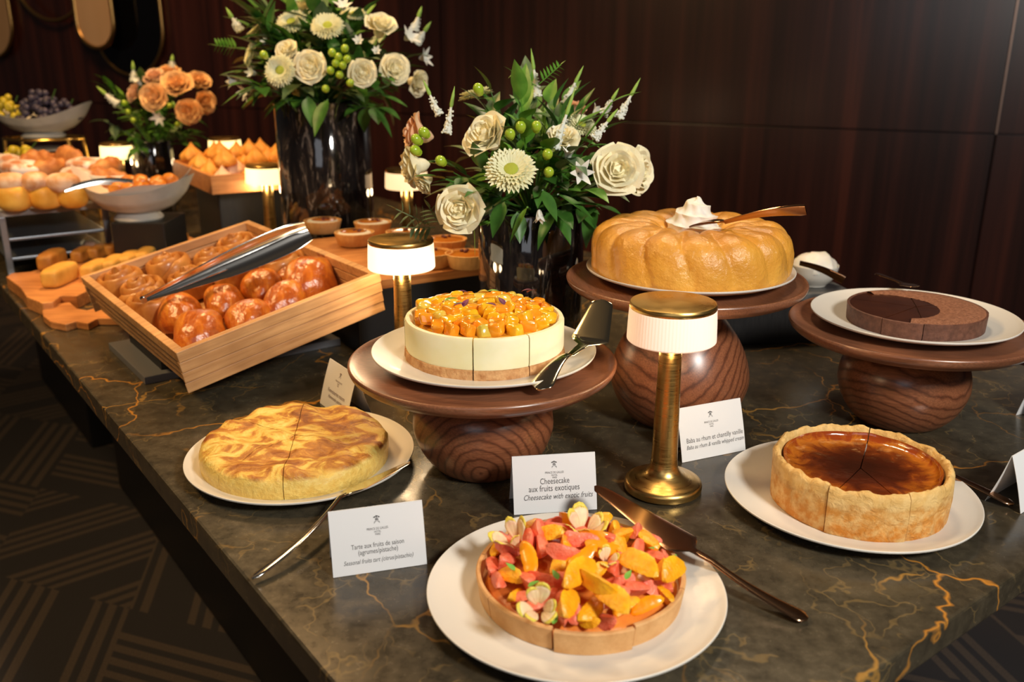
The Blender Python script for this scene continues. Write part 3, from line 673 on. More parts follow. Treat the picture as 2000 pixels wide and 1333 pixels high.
for i, (px, py, z) in enumerate(((868, 588, .243), (912, 596, .247), (950, 570, .25))):
    b = MB(); a = i*2.5+.6; leaflet_mb(b, (0, 0, 0), (math.cos(a), math.sin(a)*.5, .3), .018, .009, .2); o = b.build('green_leaf', mint, ch, origin=(0, 0, 0)); o.location = at(px, py, z)-cc
# --- chocolate tart
oc = Vector((.6165, 1.328, SB+.0052)); co = thing('chocolate_tart', 'thin chocolate tart half dusted with cocoa on the right stand', 'tart', oc); R = .0985; H = .027
cuts = [math.radians(a) for a in (-107, -140, 150, 75, 20, -20)]
choc = pm('chocolate crust', (.085, .030, .017), (.15, .058, .034), 120, .6, bmp=.4, bs=200)
gan = pm('glossy ganache', (.045, .012, .005), (.065, .018, .007), 30, .22, coat=.4)
coc = pm('cocoa crumbs', (.20, .075, .035), (.36, .155, .08), 260, .95, bmp=1, bs=380, bd=.003)
b = MB(); cutcake(b, R, lambda: [(0, 0), (R-.003, 0), (R-.001, .002), (R, H-.001), (R-.0015, H), (R-.004, H-.001), (R-.005, H-.003), (0, H-.003)], cuts, .0006, n=30); b.build('crust', choc, co)
b = MB(); cutcake(b, R, lambda: [(0, H-.0029), (R-.0052, H-.0029), (R-.0054, H-.0012), (0, H-.0010)], cuts, .0009, n=30); b.build('ganache', gan, co)
b = MB(); ci = Vector((-.036, .004)); ri = .0675; vs = []; fs = []; N = 60
def rad_in(a):                                   # distance from tart centre to the rim of the bare ganache circle
    d = Vector((math.cos(a), math.sin(a))); bq = d.dot(ci); return bq+math.sqrt(max(0, bq*bq-ci.length_squared+ri*ri))
for k in range(N+1):
    a = -2.05+4.1*k/N; r0 = min(rad_in(a)*(1+.02*nz((a*9, 0, 0))), R-.004)
    for j in range(9):
        r = r0+(R-.001-r0)*j/8; e = min(j, 8-j)/4; vs.append((r*math.cos(a), r*math.sin(a), H-.0009+.0028*min(1, e*1.5)*min(1, (R-r0)/.02)+.0008*nz((r*300*math.cos(a), r*300*math.sin(a), 0))))
for k in range(N):
    for j in range(8): fs.append((k*9+j, k*9+j+1, (k+1)*9+j+1, (k+1)*9+j))
b.add(vs, fs); b.build('cocoa_crumbs', coc, co)
# --- baba ring cake
bc = Vector((.2711, 1.350, SBT+.0052)); bb = thing('ring_cake', 'large golden glazed ring cake with twisted flutes on the tall stand', 'cake', bc)
bm_, nt, bs_ = nodes('syrup glazed sponge'); vec = coords(nt); n1 = noisen(nt, vec, 18, 6, .6, .6); z_ = nt.nodes.new('ShaderNodeSeparateXYZ'); L(nt, vec, z_.inputs[0])
L(nt, ramp(nt, math_(nt, 'ADD', math_(nt, 'MULTIPLY', n1.outputs[0], .6), math_(nt, 'MULTIPLY', z_.outputs[2], 3)), [(.3, (.88, .46, .07)), (.45, (.78, .36, .045)), (.62, (.62, .26, .03))]), bs_.inputs['Base Color'])
bs_.inputs['Roughness'].default_value = .38; bs_.inputs['Coat Weight'].default_value = .6; bs_.inputs['Coat Roughness'].default_value = .13
bump(nt, bs_, noisen(nt, vec, 85, 5, .65).outputs[0], .7, .004)
b = MB(); RO_, RI = .1505, .036; Hb = .084; NF = 15
def ringf(u, v):
    a = 2*PI*u; p = 2*PI*v                       # p: 0 outer foot -> up over -> inner -> bottom
    rc = (RO_+RI)/2; rw = (RO_-RI)/2; c = math.cos(p); s_ = math.sin(p)
    r = rc+rw*math.copysign(abs(c)**.62, c); z = max(0, Hb*.40+Hb*.60*math.copysign(abs(s_)**.75, s_)) if s_ > 0 else Hb*.40*(1-abs(s_)**.4)
    hh = z/Hb; tw = a*NF+hh*3.0*(1 if r > rc else -.4); fl_ = abs(math.sin(tw/2)); amp = .0085*min(1, hh*2.2+.15)*(1 if r > rc else .8)
    k = amp*(fl_**.45-1); r += k*(1 if c > 0 else -1)*abs(c)**.5; z += k*1.1*max(0, s_)
    q = Vector((r*math.cos(a), r*math.sin(a), z)); q *= 1+.016*nz(q*28)+.006*nz(q*110); q.z = max(q.z, 0); return q
b.grid(ringf, 360, 46, cu=True, cv=True); b.build('ring_body', bm_, bb, ang=0)
cream = pm('vanilla cream', (.84, .80, .70), (.88, .85, .78), 60, .5, sss=.3, bmp=.1, bs=400)
b = MB()
cr0 = at(1352, 447, SBT+.0052+.066)-bc
def creamf(u, v):
    a = 2*PI*u; prof = (1-v)**.62; r = .044*prof*(1+.09*math.sin(v*19+a)); z = .048*v+.0025*math.sin(v*19+1.5+a)
    r *= 1+.10*abs(math.sin(a*4+v*7))-.05; r = max(r, .0001)
    return Vector((r*math.cos(a)+.004*v, r*math.sin(a), z))
b.grid(creamf, 72, 60, cu=True)
b.xf(Matrix.Translation(cr0)); b.build('whipped_cream', cream, bb, ang=0)
# lower dome of cream filling the hole
b = MB(); b.se(.040, .036, .028, 1, 1, 32, 16, M=Matrix.Translation(cr0+Vector((0, .002, -.008))), amp=.1, fr=60); b.build('cream_base', cream, bb)
s1 = at(1415, 434, .315); s2 = at(1574, 410, .345)
def make_spoon(label, p0, p1, w0, w1, mat, bowl=None, group=None):
    t = thing('spoon', label, 'spoon', Vector(p0)); O = t.location.copy(); p0 = Vector(p0); p1 = Vector(p1)
    b = MB(); P = []; W_ = []
    for i in range(15):
        k = i/14; P.append(p0+(p1-p0)*k+Vector((0, 0, .004*math.sin(PI*k)))); q = w0+(w1-w0)*k**1.4
        if k > .93: q *= .85
        W_.append(q)
    b.ribbon(P, W_, .0028, side=(p1-p0).cross(p0-C0), roll=.5, n=12); b.build('handle', mat, t, origin=O)
    if bowl:
        d = (p0-p1).normalized(); b = MB(); P = [p0+d*(bowl*.055*i/10) for i in range(11)]; W_ = [.034*math.sin(PI*min(.97, .04+.93*(i/10)))**.6 for i in range(11)]
        b.ribbon(P, W_, .0022, n=14, cup=.3); b.build('bowl', mat, t, origin=O)
    return t
make_spoon('bronze spoon with flared handle stuck in the cream of the ring cake', s1, s2, .007, .0195, M_['bronze'], 1)
# ------------------------------------------------------------ croissant crate on its riser
KC = 1.07
A_, B_, D_ = [C0+(Vector(p)-C0)*KC for p in ((-.480, 1.222, .138), (-.809, 1.647, .145), (-.215, 1.426, .208))]
ex = (D_-A_).normalized(); ey = (B_-A_); ey = (ey-ex*ey.dot(ex)).normalized(); ez = ex.cross(ey)
CM = Matrix(((ex.x, ey.x, ez.x, A_.x), (ex.y, ey.y, ez.y, A_.y), (ex.z, ey.z, ez.z, A_.z), (0, 0, 0, 1)))
CW, CL, CH = .342*KC, .538*KC, .072*KC
crate = thing('wooden_crate', 'tilted pale wooden crate of grooved boards holding swirls and glossy rolls', 'crate', M=CM @ Matrix.Translation((CW/2, CL/2, -CH)))
CI = crate.matrix_world.inverted()
def crate_panel(x0, x1, y0, y1, axis):
    b = MB(); n = 4
    for k in range(n):
        z0 = -CH+CH*k/n; ins = .0038*(n-1-k)
        xx = (x0, x1, y0, y1)
        if axis == 'x': b.box(x0+ins*0, x1, y0+(ins if y0 < .1 else 0), y1-(ins if y0 > .1 else 0), z0+.0007, z0+CH/n-.0007, bev=.0015)
        else: b.box(x0+(ins if x0 < .1 else 0), x1-(ins if x0 > .1 else 0), y0, y1, z0+.0007, z0+CH/n-.0007, bev=.0015)
    b.xf(Matrix.Translation((-CW/2, -CL/2, CH))); o = b.build('side_panel', M_['crate'], crate, origin=(0, 0, 0), smooth=False); return o
crate_panel(0, CW, 0, .014, 'x'); crate_panel(0, CW, CL-.014, CL, 'x'); crate_panel(0, .014, .0145, CL-.0145, 'y'); crate_panel(CW-.014, CW, .0145, CL-.0145, 'y')
b = MB(); b.box(.0145, CW-.0145, .0145, CL-.0145, -CH+.001, -CH+.010); b.xf(Matrix.Translation((-CW/2, -CL/2, CH))); b.build('bottom', M_['crate'], crate, origin=(0, 0, 0), smooth=False)
# riser: grey base sheet and a black sloped block under the crate
rs = thing('display_riser', 'black sloped riser on a grey base sheet under the wooden crate', 'riser', uv(1.30, .27, 0), TA)
RI_ = rs.matrix_basis.inverted()
b = MB(); b.box(-.185, .185, -.12, .12, 0, .014, bev=.0015); b.build('base_sheet', pm('grey acrylic', (.13, .135, .15), rough=.3), rs, origin=(0, 0, 0), smooth=False)
def under(x, y):   # height of crate underside above table point (riser local)
    p = uv(1.30, .27)+V*x+U*y; q = CM @ Vector((0, 0, -CH)); return q.z-((p-q).x*ez.x+(p-q).y*ez.y)/ez.z-.0008
b = MB(); c4 = [(-.15, -.10), (.15, -.10), (.15, .10), (-.15, .10)]
b.add([(x, y, .0142) for x, y in c4]+[(x, y, under(x, y)) for x, y in c4], [(3, 2, 1, 0), (4, 5, 6, 7), (0, 1, 5, 4), (1, 2, 6, 5), (2, 3, 7, 6), (3, 0, 4, 7)])
b.build('block', M_['black'], rs, origin=(0, 0, 0), smooth=False)
roll_m, nt, bs_ = nodes('glazed roll'); vec = coords(nt); n1 = noisen(nt, coords(nt, (1, 3, 1)), 22, 5, .6, .8)
L(nt, ramp(nt, n1.outputs[0], [(.3, (.30, .050, .004)), (.5, (.50, .115, .008)), (.7, (.72, .26, .025))]), bs_.inputs['Base Color']); bs_.inputs['Roughness'].default_value = .3
bs_.inputs['Coat Weight'].default_value = .6; bs_.inputs['Coat Roughness'].default_value = .16; bump(nt, bs_, noisen(nt, vec, 75, 6).outputs[0], .8, .004)
swirl_m = pm('swirl dough', (.36, .12, .018), (.62, .27, .055), 30, .45, bmp=.4, bs=70, coat=.2)
def rollmesh(seed):
    b = MB()
    def fn(q):
        x = q.x/.046; ph = q.x*70+math.atan2(q.z, q.y)*1.2+seed; rg = abs(math.sin(ph*.5))**.5
        k = .93+.09*rg
        return Vector((q.x, q.y*k*(1-.30*x*x), max(q.z, -.012)*k*(1-.34*x*x)))
    b.se(.050, .036, .038, .85, .95, 84, 40, amp=.13, fr=28, seed=seed, fn=fn); return b.build('glossy_roll', roll_m, origin=(0, 0, 0)).data
def clean(o): bpy.data.objects.remove(o)
meshes_roll = []
for s_ in (1, 5, 9): me = rollmesh(s_); meshes_roll.append(me)
for o in [o for o in COL.objects if o.type == 'MESH' and o.parent is None and o.name.startswith('glossy_roll')]: clean(o)
Pl = CM @ Vector((0, 0, -.022)); Nl = ez
def incrate(px, py, dz=-.022): return CM.inverted() @ atpl(px, py, CM @ Vector((0, 0, dz)), ez)
rolls = [(388, 638, 1.0, .25, 'large glossy brown roll in the near corner of the crate'), (345, 600, .92, .7, 'glossy roll with a folded seam behind the nearest large roll, beside the tongs tip'),
 (482, 607, .86, .2, 'glossy roll against the near crate wall, second from the near corner'), (433, 574, .85, .5, 'glossy roll just below the tongs, second row from the near wall'),
 (553, 572, .88, -.1, 'glossy roll with pale right end against the near crate wall'), (508, 545, .86, .4, 'domed glossy roll just under the middle of the tongs'),
 (636, 527, 1.12, .1, 'biggest shiny roll in the right corner of the crate'), (590, 506, .8, .6, 'dark roll tucked behind the biggest shiny roll')]
for i, (px, py, s_, rz, lb) in enumerate(rolls):
    q = incrate(px, py); o = bpy.data.objects.new('glossy_roll', meshes_roll[i % 3]); COL.objects.link(o)
    q.x = min(max(q.x, .06), CW-.06); q.y = max(q.y, .058)
    o.matrix_world = CM @ Matrix.Translation((q.x, q.y, -CH+.014+.022*s_)) @ Matrix.Rotation(rz+.6, 4, 'Z') @ Matrix.Scale(s_*KC*1.12, 4)
    tag(o, lb, 'bread roll', 'glossy rolls in the crate')
def swirl_data():
    b = MB(); P = []; n = 84
    for i in range(n):
        k = i/(n-1); a = k*2*PI*2.6; r = .041-.036*k; P.append(Vector((r*math.cos(a), r*math.sin(a), .017+.010*k**1.5)))
    m = len(P); K = 12; base = 0
    for i, p in enumerate(P):
        t = (P[min(i+1, m-1)]-P[max(i-1, 0)]).normalized(); a = t.cross(Vector((0, 0, 1))).normalized(); e = min(1, i/5)*min(1, (m-1-i)/3+.3)
        for k in range(K):
            q = 2*PI*k/K; b.v.append(p+a*(.0072*math.cos(q)*e)+Vector((0, 0, 1))*(.018*math.copysign(abs(math.sin(q))**.6, math.sin(q))*e*(1+.1*nz(p*60))))
    for i in range(m-1):
        for k in range(K): b.f.append((i*K+k, i*K+(k+1) % K, (i+1)*K+(k+1) % K, (i+1)*K+k))
    o = b.build('pastry_swirl', swirl_m, origin=(0, 0, 0)); me = o.data; clean(o); return me
sw = swirl_data()
swl = [(236, 545, 1.05, 'spiral pastry in the left corner of the crate'), (272, 585, .98, 'spiral pastry lying along the left crate wall, below the tongs end'), (312, 528, 1., 'spiral pastry touching the first one from the left crate corner'),
 (372, 508, 1., 'dark domed spiral pastry along the back crate wall, third from the left'), (432, 482, .98, 'spiral pastry in the middle of the back crate wall'), (405, 462, .9, 'small spiral pastry pressed to the back crate wall'),
 (470, 470, .95, 'spiral pastry with open centre, just above the tongs'), (445, 450, .95, 'spiral pastry near the far corner, leaning on the back wall'), (490, 452, 1., 'spiral pastry in the far corner of the crate'), (520, 472, .9, 'spiral pastry hidden half under the upper end of the tongs')]
def relax(P, dmin, xb, yb, it=300):
    for _ in range(it):
        for i in range(len(P)):
            for j in range(i):
                d = P[i]-P[j]; l = max(d.length, 1e-4)
                if l < dmin: m = d/l*(dmin-l)*.5; P[i] = P[i]+m; P[j] = P[j]-m
            P[i] = Vector((min(max(P[i].x, xb[0]), xb[1]), min(max(P[i].y, yb[0]), yb[1])))
    return P
SP = relax([incrate(a[0], a[1], -.03).xy for a in swl], .092, (.062, CW-.062), (.285, CL-.062))
pos = []
for i, (px, py, s_, lb) in enumerate(swl):
    q = SP[i].to_3d(); o = bpy.data.objects.new('pastry_swirl', sw); COL.objects.link(o); zz_ = -CH+.0125
    for p in pos:
        if math.hypot(p[0]-q.x, p[1]-q.y) < .080: zz_ += .012
    pos.append((q.x, q.y))
    o.matrix_world = CM @ Matrix.Translation((q.x, q.y, min(zz_, -CH+.045))) @ Matrix.Rotation(i*1.3, 4, 'Z') @ Matrix.Rotation(.10*math.sin(i*2.3), 4, 'X') @ Matrix.Diagonal((s_*KC*1.06, s_*KC*1.06, s_*KC*1.55, 1))
    tag(o, lb, 'pastry', 'spiral pastries in the crate')
# tongs
tl = atpl(282, 592, CM @ Vector((0, 0, .006)), ez); tu = atpl(600, 455, CM @ Vector((0, 0, .040)), ez)
tg = thing('serving_tongs', 'polished steel serving tongs lying diagonally over the crate', 'tongs', tl); dt = tu-tl
side = dt.cross(ez).normalized()
for k, (off, lift, nm) in enumerate(((0, .006, 'arm'), (.020, -.012, 'arm'))):
    P = []; W_ = []
    for i in range(25):
        q = i/24; P.append(tl+dt*q+side*(off*q**1.2)+ez*(lift*math.sin(PI*q*.8)+.006)); W_.append(.012+(.026, .020)[k]*math.sin(PI*min(q*.62, .5))**1.5+(0 if q < .9 else -.012*((q-.9)/.1)))
    b = MB(); b.ribbon(P, W_, .0026, side=dt.cross((tl-C0)), roll=(.12, -.35)[k], n=16, cup=-.35); b.build(nm, M_['silver'], tg, origin=tl)
b = MB(); b.tube([tl-side*.006+ez*.006, tl+side*.007+ez*.006], .0055, 16); b.build('hinge', M_['silver'], tg, origin=tl)
# ------------------------------------------------------------ loaves on boards at the left edge
def prism(mb, pts, z0, z1):
    n = len(pts); mb.add([(p.x, p.y, z0) for p in pts]+[(p.x, p.y, z1) for p in pts], [tuple(range(n))[::-1], tuple(range(n, 2*n))]+[(i, (i+1) % n, n+(i+1) % n, n+i) for i in range(n)]); return mb
def boardthing(name, label, px, z0, z1, hole=None):
    pts = [at(x, y, z1) for x, y in px]; b = MB(); prism(b, pts, z0, z1)
    o = b.build(name, M_['boardwood'], smooth=False); tag(o, label, 'board')
    md = o.modifiers.new('bevel', 'BEVEL'); md.width = .002; md.segments = 2; md.limit_method = 'ANGLE'
    return o
boardthing('serving_board', 'honey wooden board with wavy end at the left table edge, under the loaves', [(12, 541), (22, 534), (60, 531), (100, 519), (165, 494), (360, 458), (390, 470), (215, 545), (150, 578), (118, 578), (104, 590), (82, 592), (52, 580), (40, 562)], .0, .030)
boardthing('serving_board', 'honey coloured wooden board with notched end, sticking out beside the left crate corner', [(82, 606), (110, 594), (136, 590), (150, 602), (170, 606), (190, 600), (196, 588), (230, 570), (300, 560), (345, 600), (262, 622), (190, 622), (172, 632), (148, 628), (128, 634), (98, 628), (84, 617)], .0, .016)
loaf_m = pm('golden loaf', (.62, .30, .04), (.80, .44, .08), 20, .6, bmp=.4, bs=90); loafd = pm('browned loaf', (.30, .11, .012), (.50, .22, .03), 20, .55, bmp=.4, bs=90)
def loafdata(m):
    b = MB(); b.se(.052, .021, .018, .45, .45, 40, 20, amp=.04, fr=30, fn=lambda q: Vector((q.x, q.y*(1+.0*q.z), q.z*(1+.12*math.cos(q.y*70))))); o = b.build('small_loaf', m, origin=(0, 0, 0)); me = o.data; clean(o); return me
lf = [loafdata(loaf_m), loafdata(loafd)]
la = at(75, 558, .04); lb_ = at(158, 512, .04); lyaw = math.atan2((lb_-la).y, (lb_-la).x)
loafs = [((118, 535), 0, 1.15, 'long golden loaf lying whole at the front left of the loaf board'), ((187, 523), 0, 1., 'golden loaf next to the front long loaf'), ((222, 514), 0, 1, 'golden loaf third in the front row, touching the crate corner'), ((252, 506), 0, 1, 'golden loaf fourth in the front row, peeping over the crate'), ((284, 498), 0, 1, 'golden loaf fifth in the front row, peeping over the crate'),
 ((102, 505), 1, 1.1, 'long browned loaf lying whole behind the long golden loaf'), ((160, 492), 1, .85, 'browned loaf beside the small dark sign'), ((193, 486), 1, .85, 'browned loaf second in the rear row after the long one'), ((225, 480), 1, .85, 'browned loaf in the middle of the rear row'), ((258, 475), 1, .85, 'browned loaf fourth from the right end of the rear row'),
 ((290, 471), 1, .85, 'browned loaf third from the right end of the rear row'), ((320, 467), 1, .85, 'browned loaf second from the right end of the rear row'), ((350, 463), 1, .8, 'last browned loaf at the right end of the rear row')]
for (p, k, s_, lab) in loafs:
    q = at(p[0], p[1], .052); o = bpy.data.objects.new('small_loaf', lf[k]); COL.objects.link(o); o.location = (q.x, q.y, .0305+.018*s_); o.rotation_euler = (0, 0, lyaw+.06*math.sin(p[0])); o.scale = (s_, s_*.95, s_)
    tag(o, lab, 'loaf', 'small loaves on the boards')
# ------------------------------------------------------------ tartlets on board over black riser
def boxthing(name, label, cat, c, sx, sy, z0, z1, rz, m, bev=.003, top=None):
    if top:
        t = thing(name, label, cat, (c[0], c[1], z0), rz)
        b = MB(); b.box(-sx/2, sx/2, -sy/2, sy/2, 0, z1-z0-top[0], bev=bev); b.build('box', m, t, smooth=False)
        b = MB(); b.box(-sx/2-top[2], sx/2+top[2], -sy/2-top[2], sy/2+top[2], z1-z0-top[0]+.0004, z1-z0, bev=.0015); b.build('top_slab', top[1], t, smooth=False); return t
    b = MB(); b.box(-sx/2, sx/2, -sy/2, sy/2, z0, z1, M=Matrix.Translation((c[0], c[1], 0)) @ Matrix.Rotation(rz, 4, 'Z'), bev=bev)
    o = b.build(name, m, smooth=False); return tag(o, label, cat)
greym = pm('grey marble', (.20, .20, .21), (.42, .41, .40), 9, .3, lo=.4, hi=.62, dist=1.5)
fr_ = at(905, 541, .125); rr_ = Vector((math.cos(math.radians(32)), math.sin(math.radians(32)), 0)); ru = Vector((-rr_.y, rr_.x, 0))
ctr = fr_+ru*.22-rr_*.07
boxthing('display_riser', 'long black riser with honey wood top carrying the small tarts', 'riser', ctr, .30, .42, 0, .140, math.radians(32), M_['black'], top=(.018, M_['boardwood'], .006))
shell = pm('tartlet shell', (.62, .30, .085), (.78, .45, .16), 40, .6, bmp=.3, bs=120); tc = pm('cream topping', (.84, .78, .66), rough=.5); tjam = pm('glossy jam topping', (.55, .16, .02), (.70, .26, .03), 30, .2, coat=.7); tb_ = pm('dark red berry bit', (.10, .008, .006), rough=.35)
def tartlet(label, px, py, kind, z=.142, k_=1):
    q = at(px, py, z+.028); t = thing('tartlet', label, 'small tart', (q.x, q.y, z), px*.01, 'small tarts on the wood topped riser')
    b = MB(); b.lathe([(0, 0), (.034, 0), (.036, .002), (.043, .026), (.0435, .028), (.041, .0285), (.038, .022), (0, .022)], 60, rf=lambda a, r, z: 1+.02*math.cos(a*24)*(r > .03)); b.build('shell', shell, t)
    b = MB(); b.lathe([(0, .029), (.02, .0288), (.035, .027), (.0385, .0222), (0, .0222)], 36); b.build('topping', tc if kind else tjam, t)
    if kind:
        b = MB(); b.lathe([(0, .0305), (.02, .0303), (.029, .0285), (.028, .0275)], 28, c=(.002, .008, .0002)); b.build('glaze', tjam, t)
    b = MB()
    for j in range(5): b.se(.004, .003, .003, 1, 1, 10, 8, M=Matrix.Translation((.006*math.cos(j*2.2)+.006, .009*math.sin(j*2.2)-.004, .031)))
    b.build('berry_bits', tb_, t)
tartlet('cream topped small tart farthest left on the riser, by the tall vase', 630, 430, 1); tartlet('cream topped small tart in front, between the tongs and the lamp', 692, 453, 1); tartlet('cream topped small tart just above the lit lamp cap', 728, 433, 1)
tartlet('jam topped small tart half hidden right of the lit lamp shade', 842, 492, 0); tartlet('jam topped small tart behind the lamp, under the low ruscus leaf', 872, 466, 0); tartlet('jam topped small tart touching the front vase', 912, 494, 0); tartlet('jam topped small tart at the back of the riser, behind the lamp cap', 792, 452, 0)
# ------------------------------------------------------------ riser and cream bowl at right
boxthing('display_riser', 'black textured riser with grey marble top behind the tall stand', 'riser', (.50, 1.80), .30, .22, 0, .100, math.radians(8), M_['blackwood'], top=(.014, pm('dark grey marble', (.05, .05, .052), (.16, .16, .155), 12, .3, lo=.45, hi=.66, dist=1.5), .004))
cb = thing('cream_bowl', 'small white bowl of cream on the marble topped riser behind the stands', 'bowl', (.605, 1.765, .1003))
b = MB(); b.lathe(smoothprof([(0, 0), (.022, 0), (.026, .004), (.040, .020), (.046, .040), (.0445, .041), (.038, .022), (.020, .008), (0, .006)], 4), 48); b.build('bowl', M_['plate'], cb)
b = MB(); b.se(.043, .043, .032, 1, 1, 30, 16, M=Matrix.Translation((0, 0, .036)), amp=.16, fr=50, fn=lambda q: Vector((q.x, q.y, max(q.z, -.006)))); b.build('cream', cream, cb)
make_spoon('dark bronze spoon leaning on the ring cake plate in front of the cream bowl', aty(1562, 514, 1.60), aty(1648, 548, 1.56), .010, .018, M_['bronze'])
# ------------------------------------------------------------ background left: rack, rolls, bowls, puffs
steel = pm('grey steel', (.25, .27, .30), rough=.35, metal=.7)
rk = thing('display_rack', 'two tier grey rack with marble top at the far left edge', 'rack', (-1.278, 2.225, 0), TA)
def rb(name, m, *a, bev=.002): b = MB(); b.box(*a, bev=bev); b.build(name, m, rk, origin=(0, 0, 0), smooth=False)
rb('marble_shelf', greym, 0, .27, 0, .62, .150, .166)
rb('lower_shelf', steel, .012, .25, .02, .60, .084, .092); rb('bottom_shelf', steel, .012, .25, .02, .60, .034, .042)
for x in (.012, .255):
    for y in (.012, .60): rb('leg', steel, x-.008, x+.008, y-.006, y+.006, 0, .1498)
bun_m = pm('golden bun', (.72, .33, .03), (.88, .52, .10), 18, .5, bmp=.2, bs=60); bunp = pm('sugared bun', (.62, .30, .13), (.86, .66, .50), 28, .7, bmp=.4, bs=90); brn = pm('brown pastry', (.40, .13, .03), (.66, .30, .09), 28, .55, bmp=.5, bs=60)
def blob(name, m, a, b2, c, amp=.1, fr=24, seed=0, e=(.9, .95), fn=None):
    b = MB(); b.se(a, b2, c, e[0], e[1], 32, 18, amp=amp, fr=fr, seed=seed, fn=fn); b.xf(Matrix.Translation((0, 0, c))); o = b.build(name, m, origin=(0, 0, 0)); me = o.data; clean(o); return me
bund = blob('bun', bun_m, .040, .036, .034, .05, e=(.7, .8)); bund2 = blob('bun', bunp, .040, .034, .026, .1, seed=3)
def put(name, me, loc, rz, s_, label, cat, group=None, rx=0):
    o = bpy.data.objects.new(name, me); COL.objects.link(o); o.location = loc; o.rotation_euler = (rx, 0, rz); o.scale = (s_, s_, s_) if not hasattr(s_, '__len__') else s_; return tag(o, label, cat, group)
for i, (px, py, lab) in enumerate(((27, 386, 'round golden bun at the left edge of the marble rack'), (88, 382, 'round golden bun second from the left on the marble rack'), (142, 380, 'golden bun third on the marble rack, behind the tongs handle'))):
    q = at(px, py, .200); put('golden_bun', bund, (q.x, q.y, .1665), i, 1., lab, 'bun', 'buns on the marble rack')
for i, (px, py, dy, z, lab) in enumerate(((18, 352, 0, .222, 'pale sugared bun at the left edge in the second row'), (68, 350, 0, .222, 'pale sugared bun in the middle of the second row'), (122, 352, 0, .218, 'pale sugared bun at the right end of the second row'))):
    q = at(px, py, z+.02); put('sugared_bun', bund2, (q.x, q.y, z-.012), i*2, 1., lab, 'bun', 'sugared buns on the rack')
crust_twist = blob('pastry', brn, .062, .026, .026, .16, fr=30, seed=5, fn=lambda q: Vector((q.x, q.y*(1-.3*(q.x/.06)**2)+.4*q.x*q.x*8, q.z*(1+.15*math.sin(q.x*190)))))
icing = blob('iced_pastry', pm('iced pastry', (.55, .24, .12), (.90, .80, .76), 22, .4, lo=.42, hi=.55), .050, .036, .024, .2, fr=30, seed=8)
pp = [(40, 330, 2.52, 0, 'flat iced pastry low in the left pastry heap'), (95, 332, 2.55, 1, 'ridged brown pastry in the middle of the left heap'), (150, 345, 2.45, 0, 'iced pastry right of the heap, above the tongs handle'), (200, 350, 2.50, 1, 'ridged brown pastry at the right foot of the heap'), (70, 316, 2.60, 1, 'ridged brown pastry second from the top of the heap'),
      (128, 308, 2.62, 1, 'brown pastry on the very top of the left heap'), (170, 325, 2.58, 0, 'pale iced pastry near the top right of the heap'), (210, 330, 2.60, 1, 'brown pastry at the right end of the heap, beside the yellow lamp'), (15, 318, 2.62, 0, 'iced pastry cut by the left edge high in the heap'), (190, 366, 2.42, 1, 'brown pastry behind the tongs on the marble rack')]
for i, (px, py, Y, k, lab) in enumerate(pp):
    q = aty(px, py, Y); put('heaped_pastry', crust_twist if k else icing, (q.x, q.y, q.z-.03), i*1.1, 1.15, lab, 'pastry', 'heaped pastries behind the rack', rx=.15*math.sin(i))
bs0 = boxthing('pastry_basket', 'low dark basket under the heap of sugared pastries', 'basket', (-1.345, 2.60), .24, .40, .1665, .205, TA, pm('dark wicker', (.09, .045, .02), (.16, .08, .035), 60, .7, bmp=.6))
def boat(name, label, c, rx, ry, h, lift, foot, m, cat='bowl', rz=0):
    t = thing(name, label, cat, c, rz)
    b = MB()
    def f(u, v):
        a = 2*PI*u; ca, sa = math.cos(a), math.sin(a); pr = [(0, .0), (.35, .0), (.62, .16), (.86, .5), (1, .94), (1.02, 1.), (.975, 1.), (.93, .9), (.80, .56), (.58, .24), (.3, .12), (0, .1)]
        x = v*(len(pr)-1); i = min(int(x), len(pr)-2); k = x-i; r = pr[i][0]*(1-k)+pr[i+1][0]*k; z = pr[i][1]*(1-k)+pr[i+1][1]*k
        return Vector((rx*r*ca, ry*r*sa, foot+h*z+lift*(r**3)*ca*ca))
    b.grid(f, 64, 45, cu=True); b.build('bowl', m, t, ang=60)
    b = MB(); b.lathe([(0, 0), (rx*.40, 0), (rx*.41, .004), (rx*.34, foot+.002), (0, foot+.002)], 48, rf=lambda a, r, z: 1); b.build('foot', m, t); return t
stonew = pm('veined stone', (.36, .36, .34), (.55, .54, .50), 12, .4, lo=.3, hi=.6)
boxthing('display_riser', 'plain black block under the footed stone bowl', 'riser', (-.955, 2.36), .135, .16, 0, .128, 0, M_['black'])
bowl = boat('stone_bowl', 'footed grey stone bowl with raised ends and paper lining on a black block', (-.975, 2.345, .1283), .150, .10, .058, .040, .016, stonew)
liner = pm('pinkish liner paper', (.72, .62, .55), rough=.8)
b = MB()
def linf(u, v):
    a = 2*PI*u; r = .35+.66*v; cr_ = .012*math.sin(4*a+.6)*v**2; return Vector((.150*r*math.cos(a), .10*r*math.sin(a), .030+.052*v**1.6+.046*(r**3)*math.cos(a)**2+cr_))
b.grid(linf, 60, 10, cu=True); b.build('paper_lining', liner, bowl)
nug = blob('nugget', pm('caramel nugget', (.46, .13, .012), (.72, .28, .035), 40, .4, bmp=.5, bs=90, coat=.3), .019, .015, .013, .3, fr=70)
random.seed(3)
